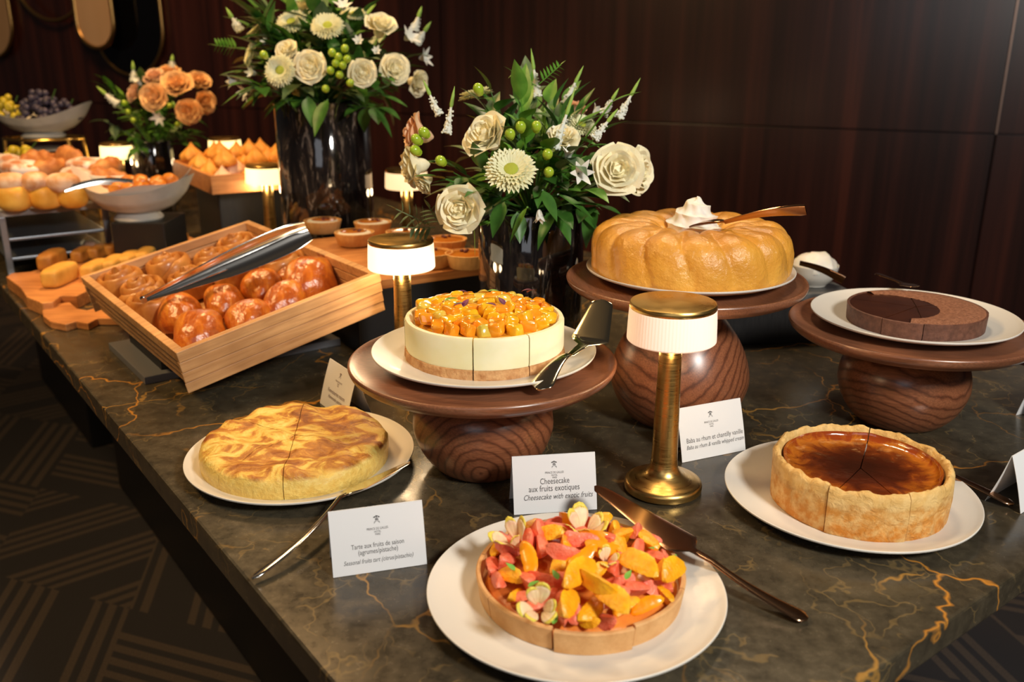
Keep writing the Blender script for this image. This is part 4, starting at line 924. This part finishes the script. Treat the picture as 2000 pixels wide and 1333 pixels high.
for i, (x, y, z, lab) in enumerate(((.07, -.02, .088, 'lone caramel brown morsel at the right end of the stone bowl'), (.035, -.035, .082, 'caramel morsel near the front right of the stone bowl'), (.0, -.04, .08, 'caramel morsel at the front middle of the stone bowl'), (-.035, -.03, .082, 'caramel morsel beside the tongs tip in the stone bowl'), (.05, .02, .09, 'caramel morsel at the back right of the stone bowl'), (.015, .0, .095, 'caramel morsel topping the heap in the stone bowl'),
                                     (-.02, .025, .09, 'caramel morsel at the back of the stone bowl'), (-.06, .0, .09, 'caramel morsel under the tongs in the stone bowl'), (.09, .01, .098, 'caramel morsel against the paper at the right tip of the stone bowl'))):
    put('caramel_morsel', nug, Vector((-.975, 2.345, .1283))+Vector((x, y, z-.014)), i, 1.25, lab, 'pastry morsel', 'morsels in the stone bowl')
t1 = aty(126, 371, 2.24); t2 = aty(272, 357, 2.34)
tg2 = thing('serving_tongs', 'bright steel tongs resting across the stone bowl', 'tongs', t1)
for k, o_ in enumerate((0, .010)):
    b = MB(); P = [t1+(t2-t1)*(i/14)+Vector((0, 0, .014*math.sin(PI*i/14)-o_*(i/14))) for i in range(15)]; b.ribbon(P, [.013]*15, .003, side=(0.1, .4, .9), n=10); b.build('arm', M_['silver'], tg2, origin=t1)
# upper fruit bowl on gilt legs
fb0 = aty(85, 262, 2.95)
gs = thing('gilt_stand', 'gilt legged stand with a small stone plate, holding the fruit bowl at upper left', 'stand', (fb0.x, fb0.y, 0))
gold = pm('gilt metal', (.80, .50, .14), rough=.25, metal=1)
zt = fb0.z-.012
b = MB(); P = [Vector((.125*math.cos(a), .085*math.sin(a), zt)) for a in [2*PI*k/40 for k in range(41)]]; b.tube(P, .004, 8, cap=False); b.build('ring', gold, gs)
for sx, sy in ((1, 1), (1, -1), (-1, 1), (-1, -1)):
    b = MB(); b.tube([(.100*sx, .05*sy, zt), (.120*sx, .06*sy, 0.0)], .0065, 10); b.build('leg', gold, gs)
b = MB(); b.lathe([(0, zt-.040), (.070, zt-.036), (.072, zt-.032), (0, zt-.034)], 40); b.build('small_plate', stonew, gs)
b = MB(); b.tube([(0, 0, 0), (0, 0, zt-.038)], .008, 12); b.build('stem', steel, gs)
fbw = boat('fruit_bowl', 'grey stone bowl with raised ends holding dark grapes on the gilt stand', (fb0.x, fb0.y, zt+.0045), .160, .10, .05, .045, .012, stonew)
gr1 = pm('dusty blue grape', (.016, .014, .03), (.07, .06, .11), 90, .5); gr2 = pm('yellow green grape', (.42, .33, .015), (.60, .50, .04), 50, .3)
def grapes(name, label, c, n, r, spread, m, seed):
    random.seed(seed); b = MB()
    for i in range(n):
        a = random.uniform(0, 2*PI); q = random.random()**.5; h = (1-q*q)*spread[2]*random.uniform(.6, 1)
        b.se(r, r, r, 1, 1, 12, 8, M=Matrix.Translation(Vector(c)+Vector((spread[0]*q*math.cos(a), spread[1]*q*math.sin(a), h))))
    t = thing(name, label, 'grapes', c); O = Vector(c); b.build('berries', m, t, origin=O)
    b = MB()
    for k in range(1): b.tube([O+Vector((spread[0]*.5*math.cos(k*2), 0, spread[2]*.7)), O+Vector((spread[0]*.7*math.cos(k*2), .02*math.sin(k), spread[2]*1.0+.005*k))], .0018, 6)
    b.build('stalk', M_['stem'], t, origin=O)
B0 = Vector((fb0.x, fb0.y, zt))
grapes('grape_bunch', 'dusty dark blue grapes heaped in the middle of the fruit bowl', B0+Vector((.0, .0, .045)), 95, .0115, (.085, .055, .105), gr1, 1)
grapes('grape_bunch', 'dark blue grapes at the right end of the fruit bowl', B0+Vector((.075, .0, .065)), 36, .0105, (.05, .045, .055), gr1, 2)
grapes('grape_bunch', 'yellow green grapes at the left end of the fruit bowl', B0+Vector((-.095, .0, .070)), 26, .0110, (.045, .04, .06), gr2, 3)
q = aty(30, 318, 2.70); grapes('grape_bunch', 'yellow green grapes heaped behind the pastries under the fruit bowl', (q.x-.02, q.y, q.z-.03), 60, .013, (.13, .08, .09), gr2, 4)
boxthing('display_riser', 'dark block behind the pastries under the yellow green grapes', 'riser', (q.x-.02, q.y, 0), .16, .14, .1665, q.z-.045, 0, M_['black'])
# small dark sign by the rear loaves
q = at(160, 492, .04)
sg = thing('scroll_sign', 'small curled metal sign holder behind the long browned loaf', 'sign holder', (q.x-.03, q.y+.07, 0))
b = MB(); b.box(-.025, .025, -.02, .02, 0, .006, bev=.001); b.build('base', steel, sg)
b = MB(); b.ribbon([Vector((-.03+.05*k/10, 0, .010+.052*math.sin(PI*.5*k/10))) for k in range(11)], [.03]*11, .0015, side=(0, 1, 0)); b.build('scroll', M_['silver'], sg)
b = MB(); b.se(.017, .01, .022, .6, .6, 20, 12, M=Matrix.Translation((.022, 0, .030))); b.build('tag', pm('pinkish tag', (.50, .27, .18), rough=.5), sg)
# puffs in a honey wood box
pc = aty(415, 381, 2.42); zb = pc.z
dxr = Vector((math.cos(math.radians(33)), math.sin(math.radians(33)), 0)); dyr = Vector((-dxr.y, dxr.x, 0))
BXW, BYW, BH = .36, .42, .050
bxM = Matrix(((dxr.x, dyr.x, 0, pc.x), (dxr.y, dyr.y, 0, pc.y), (0, 0, 1, zb), (0, 0, 0, 1)))
bx = thing('wooden_box', 'honey wood box heaped with pointed puffs left of the tall vase', 'box', M=bxM)
for a in ((0, BXW, 0, .012), (0, BXW, BYW-.012, BYW), (0, .012, .0122, BYW-.0122), (BXW-.012, BXW, .0122, BYW-.0122)):
    b = MB(); b.box(*a, 0, BH, bev=.001); b.build('side_panel', M_['boardwood'], bx, smooth=False)
b = MB(); b.box(.0122, BXW-.0122, .0122, BYW-.0122, .001, .008); b.build('bottom', M_['boardwood'], bx, smooth=False)
c_ = bxM @ Vector((BXW/2+.01, BYW/2, 0))
boxthing('display_riser', 'tall black riser carrying the box of pointed puffs', 'riser', c_, .30, .24, 0, zb-.0005, math.radians(33), M_['blackwood'])
puffm = [pm('toasted puff', (.60, .24, .03), (.84, .42, .08), 26, .6, bmp=.3, bs=50), pm('pale pink puff', (.80, .50, .34), (.90, .68, .52), 26, .6)]
def puffd(m, seed):
    b = MB(); b.lathe(smoothprof([(0, 0), (.022, 0), (.029, .008), (.027, .018), (.018, .028), (.009, .037), (.003, .046), (0, .050)], 4), 32, rf=lambda a, r, z: 1+.10*math.sin(6*a+z*120+seed)); o = b.build('puff', m, origin=(0, 0, 0)); me = o.data; clean(o); return me
pfd = [puffd(puffm[0], 0), puffd(puffm[1], 2)]
random.seed(11); i = 0
rows = ['front', 'second', 'third', 'back']
for r_ in range(4):
    for c in range(5):
        x = .045+c*.068+random.uniform(-.006, .006); y = .045+r_*.104; z = .012+random.uniform(0, .006)+.012*r_
        k = 1 if (r_ == 0 and c in (0, 2)) or (r_ == 1 and c == 1) else 0
        lab = '%s pointed puff, %s in the %s row of the wooden box' % ('pale pink' if k else 'toasted', ['leftmost', 'second from left', 'in the middle', 'second from right', 'rightmost'][c], rows[r_])
        put('pointed_puff', pfd[k], bxM @ Vector((x, y, z)), i, 1.12, lab, 'pastry puff', 'pointed puffs in the wooden box'); i += 1
for c, (x, y) in enumerate(((.08, .14), (.16, .11), (.24, .14), (.10, .25), (.19, .26), (.28, .24))):
    lab = 'toasted pointed puff on top of the heap, %s' % ['nearest the left box wall', 'at the front middle', 'toward the tall vase in front', 'at the back left', 'at the back middle', 'at the far right'][c]
    put('pointed_puff', pfd[0], bxM @ Vector((x, y, .058+.006*(y > .15))), c*2, 1.1, lab, 'pastry puff', 'pointed puffs in the wooden box')
# ------------------------------------------------------------ capsule mirrors on the wall
mirror = pm('dark mirror', (.025, .025, .03), rough=.06, metal=.9); frost = pm('brushed champagne panel', (.60, .36, .17), (.72, .46, .24), 3, .45, metal=.25, sc3=(1, 1, .2))
frame_m = pm('antique brass frame', (.62, .36, .12), rough=.3, metal=1)
def capsule(label, px0, px1, pyb, fill, off, fr=.010):
    p0 = atwall(px0, pyb-30, off); p1 = atwall(px1, pyb-30, off); pb = atwall((px0+px1)/2, pyb, off)
    x0 = (p0-WP).dot(WD); x1 = (p1-WP).dot(WD); xc = (x0+x1)/2; r = abs(x1-x0)/2; zb_ = pb.z; Ht = .85
    t = thing('wall_mirror', label, 'wall mirror', M=WM @ Matrix.Translation((xc, 0, zb_)) )
    path = [Vector((r*math.sin(a), -off, r-r*math.cos(a))) for a in [PI*k/24-PI/2 for k in range(25)]]
    path = path+[Vector((r, -off, r+(Ht-2*r)*k/6)) for k in range(1, 6)]+[Vector((r*math.cos(a), -off, Ht-r+r*math.sin(a))) for a in [PI*k/24 for k in range(25)]]+[Vector((-r, -off, Ht-r-(Ht-2*r)*k/6)) for k in range(1, 6)]
    b = MB(); n = len(path); K = 10
    for i, p in enumerate(path):
        tt = (path[(i+1) % n]-path[i-1]).normalized(); s_ = tt.cross(Vector((0, 1, 0)))
        for k in range(K): q = 2*PI*k/K; b.v.append(p+s_*(fr*math.cos(q))+Vector((0, 1, 0))*(fr*math.sin(q)))
    for i in range(n):
        for k in range(K): b.f.append((i*K+k, i*K+(k+1) % K, ((i+1) % n)*K+(k+1) % K, ((i+1) % n)*K+k))
    b.build('frame', frame_m, t)
    if fill is not None:
        b = MB(); b.add([(p.x, p.y-.002, p.z) for p in path]+[(p.x, p.y+.004, p.z) for p in path], [tuple(range(n)), tuple(range(n, 2*n))[::-1]]+[(i, (i+1) % n, n+(i+1) % n, n+i) for i in range(n)]); b.build('panel', fill, t, smooth=False)
    # wall fixing bracket
    b = MB(); b.box(-.02, .02, -off+.003, 0, Ht-.12, Ht-.08); b.build('bracket', frame_m, t, smooth=False)
    return t
capsule('champagne capsule panel in brass frame cut by the left edge', -60, 28, 112, frost, .03)
capsule('open brass ring hanging second from the left on the wall', 30, 178, 40, None, .05, .011)
capsule('narrow champagne capsule panel between the open ring and dark mirror', 153, 224, 94, frost, .10, .012)
capsule('dark capsule mirror with thin brass frame behind the apricot bouquet', 193, 324, 147, mirror, .02, .009)
# ------------------------------------------------------------ flowers
def rose_mesh(R, seed, m):
    random.seed(seed); b = MB()
    b.lathe(smoothprof([(0, -R*.95), (R*.10, -R*.9), (R*.34, -R*.62), (R*.40, -R*.1), (R*.24, R*.35), (0, R*.40)], 3), 20)
    layers = [(3, .10, .14, .62, 0, 1.25), (3, .17, .24, .64, .0, 1.15), (4, .24, .36, .62, .05, 1.0), (5, .32, .52, .55, .10, .85), (5, .40, .68, .50, .12, .95), (5, .46, .84, .42, .18, .92), (5, .50, 1.0, .26, .24, .86)]
    for li, (n, r0, r1, h, curl, hw) in enumerate(layers):
        for i in range(n):
            a0 = 2*PI*(i+.37*li)/n+random.uniform(-.15, .15); ph = random.uniform(0, 9); hj = h*(1+random.uniform(-.08, .08)); rj = random.uniform(.95, 1.07)
            def f(u, v):
                x = (u-.5)*2; wd = hw*(math.sin(PI*min(.5, .12+v*.55)))*(1-.30*max(0, v-.7)/.3)
                r = r0*.55+(r1-r0*.55)*v**1.25; zc = -.62+(hj+.62)*v**.85
                zc -= .20*x*x*v*v+curl*.55*max(0, v-.72)**2*8*.35; r = r+curl*.9*max(0, v-.6)**2*2.2; r -= .05*x*x*(1-v)
                r += .018*math.sin(x*2.6+ph)*v*v; zc += .016*math.sin(x*3+ph*2)*v*v
                ang = a0+x*wd; tip = max(0, abs(x)-.55)*.12*v; r += tip
                return Vector((r*rj*math.cos(ang), r*rj*math.sin(ang), zc))*R
            b.grid(f, 11, 10)
    # sepals stay part of the stem side
    o = b.build('rose', m, origin=(0, 0, 0), ang=0); me = o.data; clean(o); return me
def mum_mesh(R, seed, m):
    random.seed(seed); b = MB()
    for ring, (n, r0, r1, el) in enumerate(((34, .25, 1.0, .10), (34, .25, .95, .26), (30, .24, .86, .42), (26, .22, .72, .60), (22, .20, .56, .80))):
        for i in range(n):
            a = 2*PI*(i+.5*(ring % 2))/n+random.uniform(-.05, .05); k = 1+random.uniform(-.06, .05); d = Vector((math.cos(a), math.sin(a), 0)); s_ = Vector((-d.y, d.x, 0))
            def f(u, v):
                x = (u-.5)*2; w_ = .075*(math.sin(PI*min(.5, .15+v*.45)))*(1 if v < .85 else (1-(v-.85)/.15*.75)); r = r0+(r1*k-r0)*v
                z = el*(r-.1)*.9+.16*(1-v)*0-.10*v*v*(ring < 2)+.035*x*x
                return (d*r+s_*(x*w_)+Vector((0, 0, z)))*R
            b.grid(f, 3, 6)
    b.lathe([(0, -.10*R), (.26*R, -.05*R), (.3*R, .02*R), (0, .05*R)], 16)
    o = b.build('chrysanthemum', m, origin=(0, 0, 0), ang=0); me = o.data; clean(o)
    b = MB(); b.se(.27*R, .27*R, .17*R, 1, 1, 24, 12, M=Matrix.Translation((0, 0, .12*R)), amp=.1, fr=300); o = b.build('centre', M_['mumc'], origin=(0, 0, 0)); mc = o.data; clean(o); return me, mc
def lily_mesh(R, m, n=6, op=.5):
    b = MB()
    for i in range(n):
        a0 = 2*PI*i/n; k = 1 if i % 2 else .9
        def f(u, v):
            x = (u-.5)*2; w_ = .42*math.sin(PI*(.06+.92*v)**.9)**.8; r = .06+op*v**1.7*k; z = 1.15*v*k-.25*v*v*op
            d = Vector((math.cos(a0), math.sin(a0), 0)); s_ = Vector((-d.y, d.x, 0)); return (d*(r-.10*x*x*v*(1-v)*2)+s_*(x*w_*(.5+.1*op))+Vector((0, 0, z)))*R
        b.grid(f, 7, 10)
    o = b.build('lily', m, origin=(0, 0, 0), ang=0); me = o.data; clean(o); return me
FM = {'rose': rose_mesh(1, 3, M_['rose']), 'rose2': rose_mesh(1, 8, M_['rose']), 'peach': rose_mesh(1, 5, M_['rose_peach']), 'cream_lit': rose_mesh(1, 6, M_['rose_orange']), 'lily': lily_mesh(1, M_['white']), 'lilyo': lily_mesh(1, M_['white'], 6, .85)}
mm, mc = mum_mesh(1, 2, M_['mum'])
def berrydata():
    b = MB(); b.se(.0078, .0078, .0092, 1, 1, 16, 12); b.xf(Matrix.Translation((0, 0, .010))); b.lathe([(0, -.001), (.005, 0), (.0065, .004), (.004, .004)], 8); o = b.build('berry', M_['berry'], origin=(0, 0, 0)); me = o.data; clean(o); return me
BD = berrydata()
class Bouquet:
    def __init__(s, name, label, cx, cy, zr, R, group='flower bouquets in dark vases'):
        s.t = thing(name, label, 'flower bouquet', (cx, cy, zr), 0, group); s.O = Vector((cx, cy, zr)); s.R = R; s.k = R/.2
    def part(s, nm, me, M):
        o = bpy.data.objects.new(nm, me); COL.objects.link(o); o.parent = s.t; o.matrix_local = Matrix.Translation(-s.O) @ M; return o
    def stem(s, b, p):
        c = s.O+Vector((0, 0, -.02)); q = Vector(p); mid = (c+q)/2+Vector((0, 0, .02)); b.tube([c+(q-c)*.05, mid, q], .0022, 6)
    def flower(s, kind, px, py, Y, wpx, d=None, spin=0, sq=1):
        p = aty(px, py, Y); r = wpx/2/FPX*(Y*math.cos(TH)+(HC-p.z)*math.sin(TH))/1.08
        out = (p-(s.O+Vector((0, 0, .02)))).normalized(); d = Vector(d) if d is not None else (out+Vector((0, -.5, .1))).normalized()
        if kind == 'mum':
            o = s.part('chrysanthemum', mm, zto(d, p, spin, r)); c = bpy.data.objects.new('centre', mc); COL.objects.link(c); c.parent = o
        else:
            nm = 'rose' if kind in ('rose', 'rose2', 'peach', 'cream_lit') else 'lily'
            pp_ = p-d.normalized()*(r*(.0 if nm == 'rose' else .55)); s.part(nm, FM[kind], zto(d, pp_, spin, r))
        return p
    def spike(s, base, tip, Yb, Yt, w=.0068):
        p = aty(*base, Yb); q = aty(*tip, Yt); L_ = (q-p).length; n = 26; b = MB(); b2 = MB(); dz = (q-p).normalized()
        M0 = zto(q-p, p)
        prof = [(0, 0)]+[(w*(1-.80*k/n)*(.93+.07*math.sin(k*1.7)), L_*.02+L_*.62*k/n) for k in range(n+1)]+[(0, L_*.66)]
        b.lathe(prof, 14); sd = random.random()*9
        for i in range(len(b.v)):
            v = b.v[i]; k = 1+.12*nz((v.x*500, v.y*500, v.z*330+sd)); v.x *= k; v.y *= k
        # tiny open florets in the lower half
        for j in range(46):
            zz = L_*(.01+.50*random.random()**1.3); a = random.uniform(0, 2*PI); rr = w*(1-.75*zz/L_)*1.05; r_ = .0021*(1-zz/L_*.8)
            b.se(r_, r_, r_, 1, 1, 6, 5, M=Matrix.Translation((rr*math.cos(a), rr*math.sin(a), zz)))
        sp = s.part('veronica_spike', b.build('x', M_['spike'], origin=(0, 0, 0)).data, M0)
        b2.lathe([(w*.30, L_*.56), (w*.48, L_*.62), (w*.34, L_*.82), (w*.05, L_*.99), (0, L_)], 10, c=(0, 0, 0)); me = b2.build('x', M_['spiket'], origin=(0, 0, 0)).data
        o = bpy.data.objects.new('tip', me); COL.objects.link(o); o.parent = sp
        for o in [o for o in COL.objects if o.name.startswith('x') and o.parent is None and o.type == 'MESH']: clean(o)
    def berries(s, pts, Y):
        for (px, py) in pts:
            p = aty(px, py, Y); d = (p-s.O+Vector((0, -.03, .05))); s.part('berry', BD, zto(d, p, 0, 1.05*s.k**.3 if s.k < 1.3 else 1.3))
    def leafspray(s, nm, mat, items, axis=None):
        """items: (base pt, direction, length, width, bend)"""
        if nm == 'leaf_spray':
            for (p, d, L_, W_, bn) in items:
                b = MB(); leaflet_mb(b, p, d, L_, W_, bn); c = s.O+Vector((0, 0, -.01)); b.tube([c+(Vector(p)-c)*.3, p], .0016, 6); b.v = [v-s.O for v in b.v]; b.build('long_leaf', mat, s.t, origin=(0, 0, 0))
            return
        b = MB()
        for (p, d, L_, W_, bn) in items: leaflet_mb(b, p, d, L_, W_, bn)
        if axis: b.tube([axis[0], (axis[0]+axis[1])/2, axis[1]], .0009, 5)
        b.v = [v-s.O for v in b.v]; o = b.build(nm, mat, s.t, origin=(0, 0, 0)); return o
    def fill(s, n, seed, zc=.07, mats=('leaf', 'leaf2', 'greyleaf'), wts=(7, 2, 2), Rs=1, L0=.075, flat=.8):
        random.seed(seed)
        for i in range(n):
            a = random.uniform(0, 2*PI); e = random.uniform(-.35, 1.35); d = Vector((math.cos(a)*math.cos(e), math.sin(a)*math.cos(e), math.sin(e)*flat)).normalized()
            r = s.R*Rs*random.uniform(.35, .92); p = s.O+Vector((0, 0, zc*.5))+d*r; m = random.choices(mats, wts)[0]
            c = s.O+Vector((0, 0, -.02)); c = c+(p-c)*.1; ax = (p-c); b = MB(); b.tube([c, (c+p)/2, p], [.0017, .0014, .0009], 5); K = random.choice((4, 5, 6))
            for k in range(K):
                q = c+ax*(1-.42*k/K); dd = d if k == 0 else (d*.6+Vector((random.uniform(-.9, .9), random.uniform(-.9, .9), random.uniform(-.5, .6)))).normalized()
                leaflet_mb(b, q, dd, L0*s.k*random.uniform(.6, 1.1), L0*s.k*.40*random.uniform(.7, 1.3), random.uniform(.05, .35))
            b.v = [v-s.O for v in b.v]; b.build('leaf_spray', M_[m], s.t, origin=(0, 0, 0))
    def fern(s, p, q, n=7, L_=.02, mat='leaf2'):
        p = Vector(p); q = Vector(q); d = (q-p); items = []; side = d.normalized().cross(Vector((0, -1, .2))).normalized()
        for i in range(n):
            k = .2+.8*i/n
            for sg_ in (1, -1): items.append((p+d*k, d.normalized()*.5+side*sg_, L_*(1.15-.5*k), L_*.42, .05))
        items.append((p+d*.95, d, L_*.8, L_*.35, 0)); s.leafspray('fern_leaf', M_[mat], items, (p, q))
def make_vase(label, x, y, r, h):
    b = MB(); b.lathe([(0, 0), (r*.97, 0), (r, .004), (r, h-.002), (r*.985, h), (r*.95, h-.001), (r*.94, .02), (0, .02)], 96)
    o = b.build('glass_vase', M_['vase'], origin=(0, 0, 0), ang=50); o.location = (x, y, 0); return tag(o, label, 'vase', 'dark crackled vases')
make_vase('dark crackled glass vase behind the cheesecake holding the front bouquet', .033, 1.56, .092, .290)
make_vase('tallest dark glass vase, behind the small tarts', -.468, 2.29, .116, .430)
make_vase('dark glass vase at far left beside the yellow lamp, under apricot roses', -1.20, 3.06, .07, .26)
# front bouquet
Bq = Bouquet('flower_bouquet', 'white and green bouquet with roses and veronica spikes in the front vase', .033, 1.56, .296, .19)
F = Bq.flower
F('rose', 900, 407, 1.385, 98, (-.25, -1, .12), .4); F('rose2', 950, 266, 1.42, 98, (-.55, -.65, .62), 1.1); F('rose', 1205, 332, 1.44, 104, (.05, -1, .3), 2); F('rose2', 1240, 336, 1.50, 100, (.8, -.6, .1), .3)
F('peach', 812, 262, 1.52, 82, (-1, -.2, .2), .5); F('rose', 806, 325, 1.50, 80, (-1, -.3, -.1), 1.5); F('rose2', 828, 358, 1.44, 50, (-.7, -.5, -.5), .2); F('peach', 1115, 215, 1.70, 66, (.2, .2, 1), 1); F('rose', 1100, 270, 1.50, 66, (.1, -.5, .8), 1.8)
F('mum', 998, 334, 1.37, 112, (.02, -.72, .70)); F('mum', 930, 188, 1.62, 76, (-.25, .1, 1)); F('mum', 1136, 246, 1.55, 66, (.2, -.5, .8))
F('lily', 1110, 300, 1.42, 62, (.15, -.25, .95)); F('lilyo', 1135, 338, 1.40, 66, (.3, -.9, .2)); F('lily', 1054, 424, 1.385, 56, (.05, -.35, -.9)); F('lilyo', 1090, 262, 1.5, 50, (0, -.6, .6)); F('lily', 1165, 215, 1.62, 46, (.5, 0, .8))
random.seed(5)
for bs2, tp, Y in (((1050, 190), (1037, 94), 1.60), ((1102, 205), (1140, 128), 1.58), ((1084, 292), (1124, 170), 1.44), ((1178, 225), (1209, 172), 1.62), ((1208, 232), (1251, 152), 1.54), ((1160, 272), (1207, 212), 1.46), ((872, 262), (888, 168), 1.44), ((858, 226), (826, 155), 1.54)):
    Bq.spike(bs2, tp, Y, Y+.01)
Bq.berries([(836, 266), (822, 279), (820, 300), (868, 320), (998, 270), (1018, 256), (1047, 256), (1068, 308), (938, 184), (1070, 342)], 1.40)
Bq.fill(74, 9, L0=.070)
Bq.fern(aty(1048, 168, 1.56), aty(998, 138, 1.56), 5, .020); Bq.fern(aty(1052, 165, 1.57), aty(1096, 126, 1.58), 6, .017)
P = lambda x, y, Y: aty(x, y, Y)
Bq.leafspray('leaf_spray', M_['leaf2'], [(P(1030, 405, 1.40), P(998, 470, 1.39)-P(1030, 405, 1.40), .062, .022, .0), (P(925, 440, 1.42), P(928, 512, 1.42)-P(925, 440, 1.42), .055, .010, 0), (P(938, 440, 1.42), P(944, 470, 1.42)-P(938, 440, 1.42), .03, .010, 0), (P(1195, 200, 1.5), P(1238, 243, 1.5)-P(1180, 270, 1.5), .05, .018, .1)])
Bq.leafspray('leaf_spray', M_['leaf'], [(P(1090, 380, 1.42), Vector((.6, -.3, -.3)), .07, .026, .1), (P(1100, 400, 1.42), Vector((.7, -.1, .05)), .075, .026, .1), (P(1060, 372, 1.40), Vector((.3, -.5, -.6)), .06, .024, 0), (P(985, 395, 1.40), Vector((-.3, -.4, -.7)), .06, .03, .1), (P(1010, 415, 1.42), Vector((.1, -.4, -.8)), .05, .028, .1), (P(940, 330, 1.42), Vector((-.2, -.5, .9)), .055, .030, .1), (P(870, 350, 1.44), Vector((-.6, -.5, .2)), .06, .03, .1), (P(1130, 385, 1.46), Vector((1, 0, .2)), .06, .024, .1)])
for (x0, y0, x1, y1) in ((840, 440, 772, 408), (850, 445, 800, 445), (860, 440, 838, 405)):
    Bq.fern(aty(x0, y0, 1.46), aty(x1, y1, 1.44), 4, .026, 'greyleaf')
# tall bouquet
Bt = Bouquet('flower_bouquet', 'largest white and yellow bouquet in the tall dark vase', -.468, 2.29, .436, .25)
F = Bt.flower
for a in (('rose', 606, 130, 2.08, 66, (0, -1, .15)), ('rose2', 560, 100, 2.14, 50, (-.3, -.8, .6)), ('mum', 548, 138, 2.07, 70, (-.15, -.95, .3)), ('mum', 640, 52, 2.16, 72, (.05, -.7, .75)), ('mum', 570, 45, 2.22, 72, (-.2, -.6, .8)), ('mum', 492, 106, 2.20, 56, (-.9, -.4, .4)), ('mum', 500, 62, 2.28, 48, (-.6, -.2, .8)),
          ('rose', 708, 142, 2.08, 56, (.15, -1, .1)), ('rose2', 770, 136, 2.12, 64, (.5, -.8, .2)), ('rose', 815, 162, 2.18, 54, (.9, -.5, -.2)), ('rose2', 744, 50, 2.2, 66, (.3, -.5, .8)), ('rose', 590, 18, 2.26, 50, (0, -.3, 1)), ('mum', 692, 30, 2.26, 60, (.1, -.3, .9)),
          ('lilyo', 450, 160, 2.22, 44, (-1, -.4, 0)), ('lilyo', 478, 180, 2.18, 48, (-.7, -.7, -.3)), ('lily', 492, 142, 2.16, 44, (-.5, -.8, .2)), ('lilyo', 800, 70, 2.24, 56, (.7, -.5, .5)), ('lilyo', 830, 112, 2.26, 50, (.9, -.4, .2)), ('lily', 700, 80, 2.10, 44, (.1, -.9, .4)), ('lily', 735, 100, 2.1, 38, (.2, -.9, .4)), ('lily', 608, 2, 2.24, 50, (0, -.4, 1)), ('lilyo', 670, 10, 2.2, 48, (.1, -.6, .8)), ('lily', 520, 82, 2.18, 36, (-.4, -.8, .3))): F(*a)
for bs2, tp, Y in (((470, 62), (441, 14), 2.26), ((808, 60), (824, 12), 2.26), ((812, 86), (842, 42), 2.28), ((575, 10), (566, -30), 2.3)): Bt.spike(bs2, tp, Y, Y, .011)
Bt.berries([(648, 108), (660, 116), (672, 100), (655, 128), (668, 132), (645, 142), (662, 150), (676, 120), (636, 176), (682, 165), (520, 112)], 2.06)
Bt.fill(70, 12, L0=.075); Bt.fern(aty(470, 95, 2.25), aty(418, 88, 2.25), 6, .026)
Bt.leafspray('leaf_spray', M_['leaf'], [(P(555, 195, 2.12), P(515, 225, 2.12)-P(555, 195, 2.12), .06, .028, .1), (P(600, 190, 2.1), Vector((.2, -.5, -.7)), .075, .035, .1), (P(740, 185, 2.1), Vector((.8, -.4, -.2)), .08, .03, .1), (P(640, 195, 2.08), Vector((-.3, -.4, -.7)), .09, .045, .1), (P(730, 210, 2.12), Vector((.6, -.2, -.8)), .08, .03, .1)])
# far left bouquet
Bl = Bouquet('flower_bouquet', 'apricot rose bouquet at far left behind the yellow lamp', -1.20, 3.06, .262, .20)
F = Bl.flower
for a in (('cream_lit', 300, 190, 2.88, 56, (-.1, -1, .2)), ('cream_lit', 345, 165, 2.92, 62, (.1, -.7, .7)), ('cream_lit', 368, 218, 2.88, 50, (.3, -1, 0)), ('cream_lit', 400, 200, 2.95, 46, (.8, -.6, .1)), ('cream_lit', 390, 158, 3.0, 46, (.5, -.4, .7)), ('peach', 300, 150, 2.98, 44, (-.2, -.5, .8)), ('peach', 262, 182, 2.96, 40, (-.7, -.6, .4)), ('lilyo', 310, 230, 2.88, 40, (-.1, -.9, -.3)), ('cream_lit', 330, 140, 3.05, 44, (0, -.2, 1)), ('lily', 270, 160, 2.95, 34, (-.4, -.5, .8))): F(*a)
for bs2, tp, Y in (((230, 205), (188, 168), 2.95), ((262, 160), (259, 118), 3.0), ((335, 135), (337, 106), 3.05)): Bl.spike(bs2, tp, Y, Y, .013)
Bl.fill(50, 15, L0=.062, wts=(3, 5, 1)); Bl.berries([(245, 205), (252, 222), (262, 238), (345, 245), (330, 210)], 2.88)
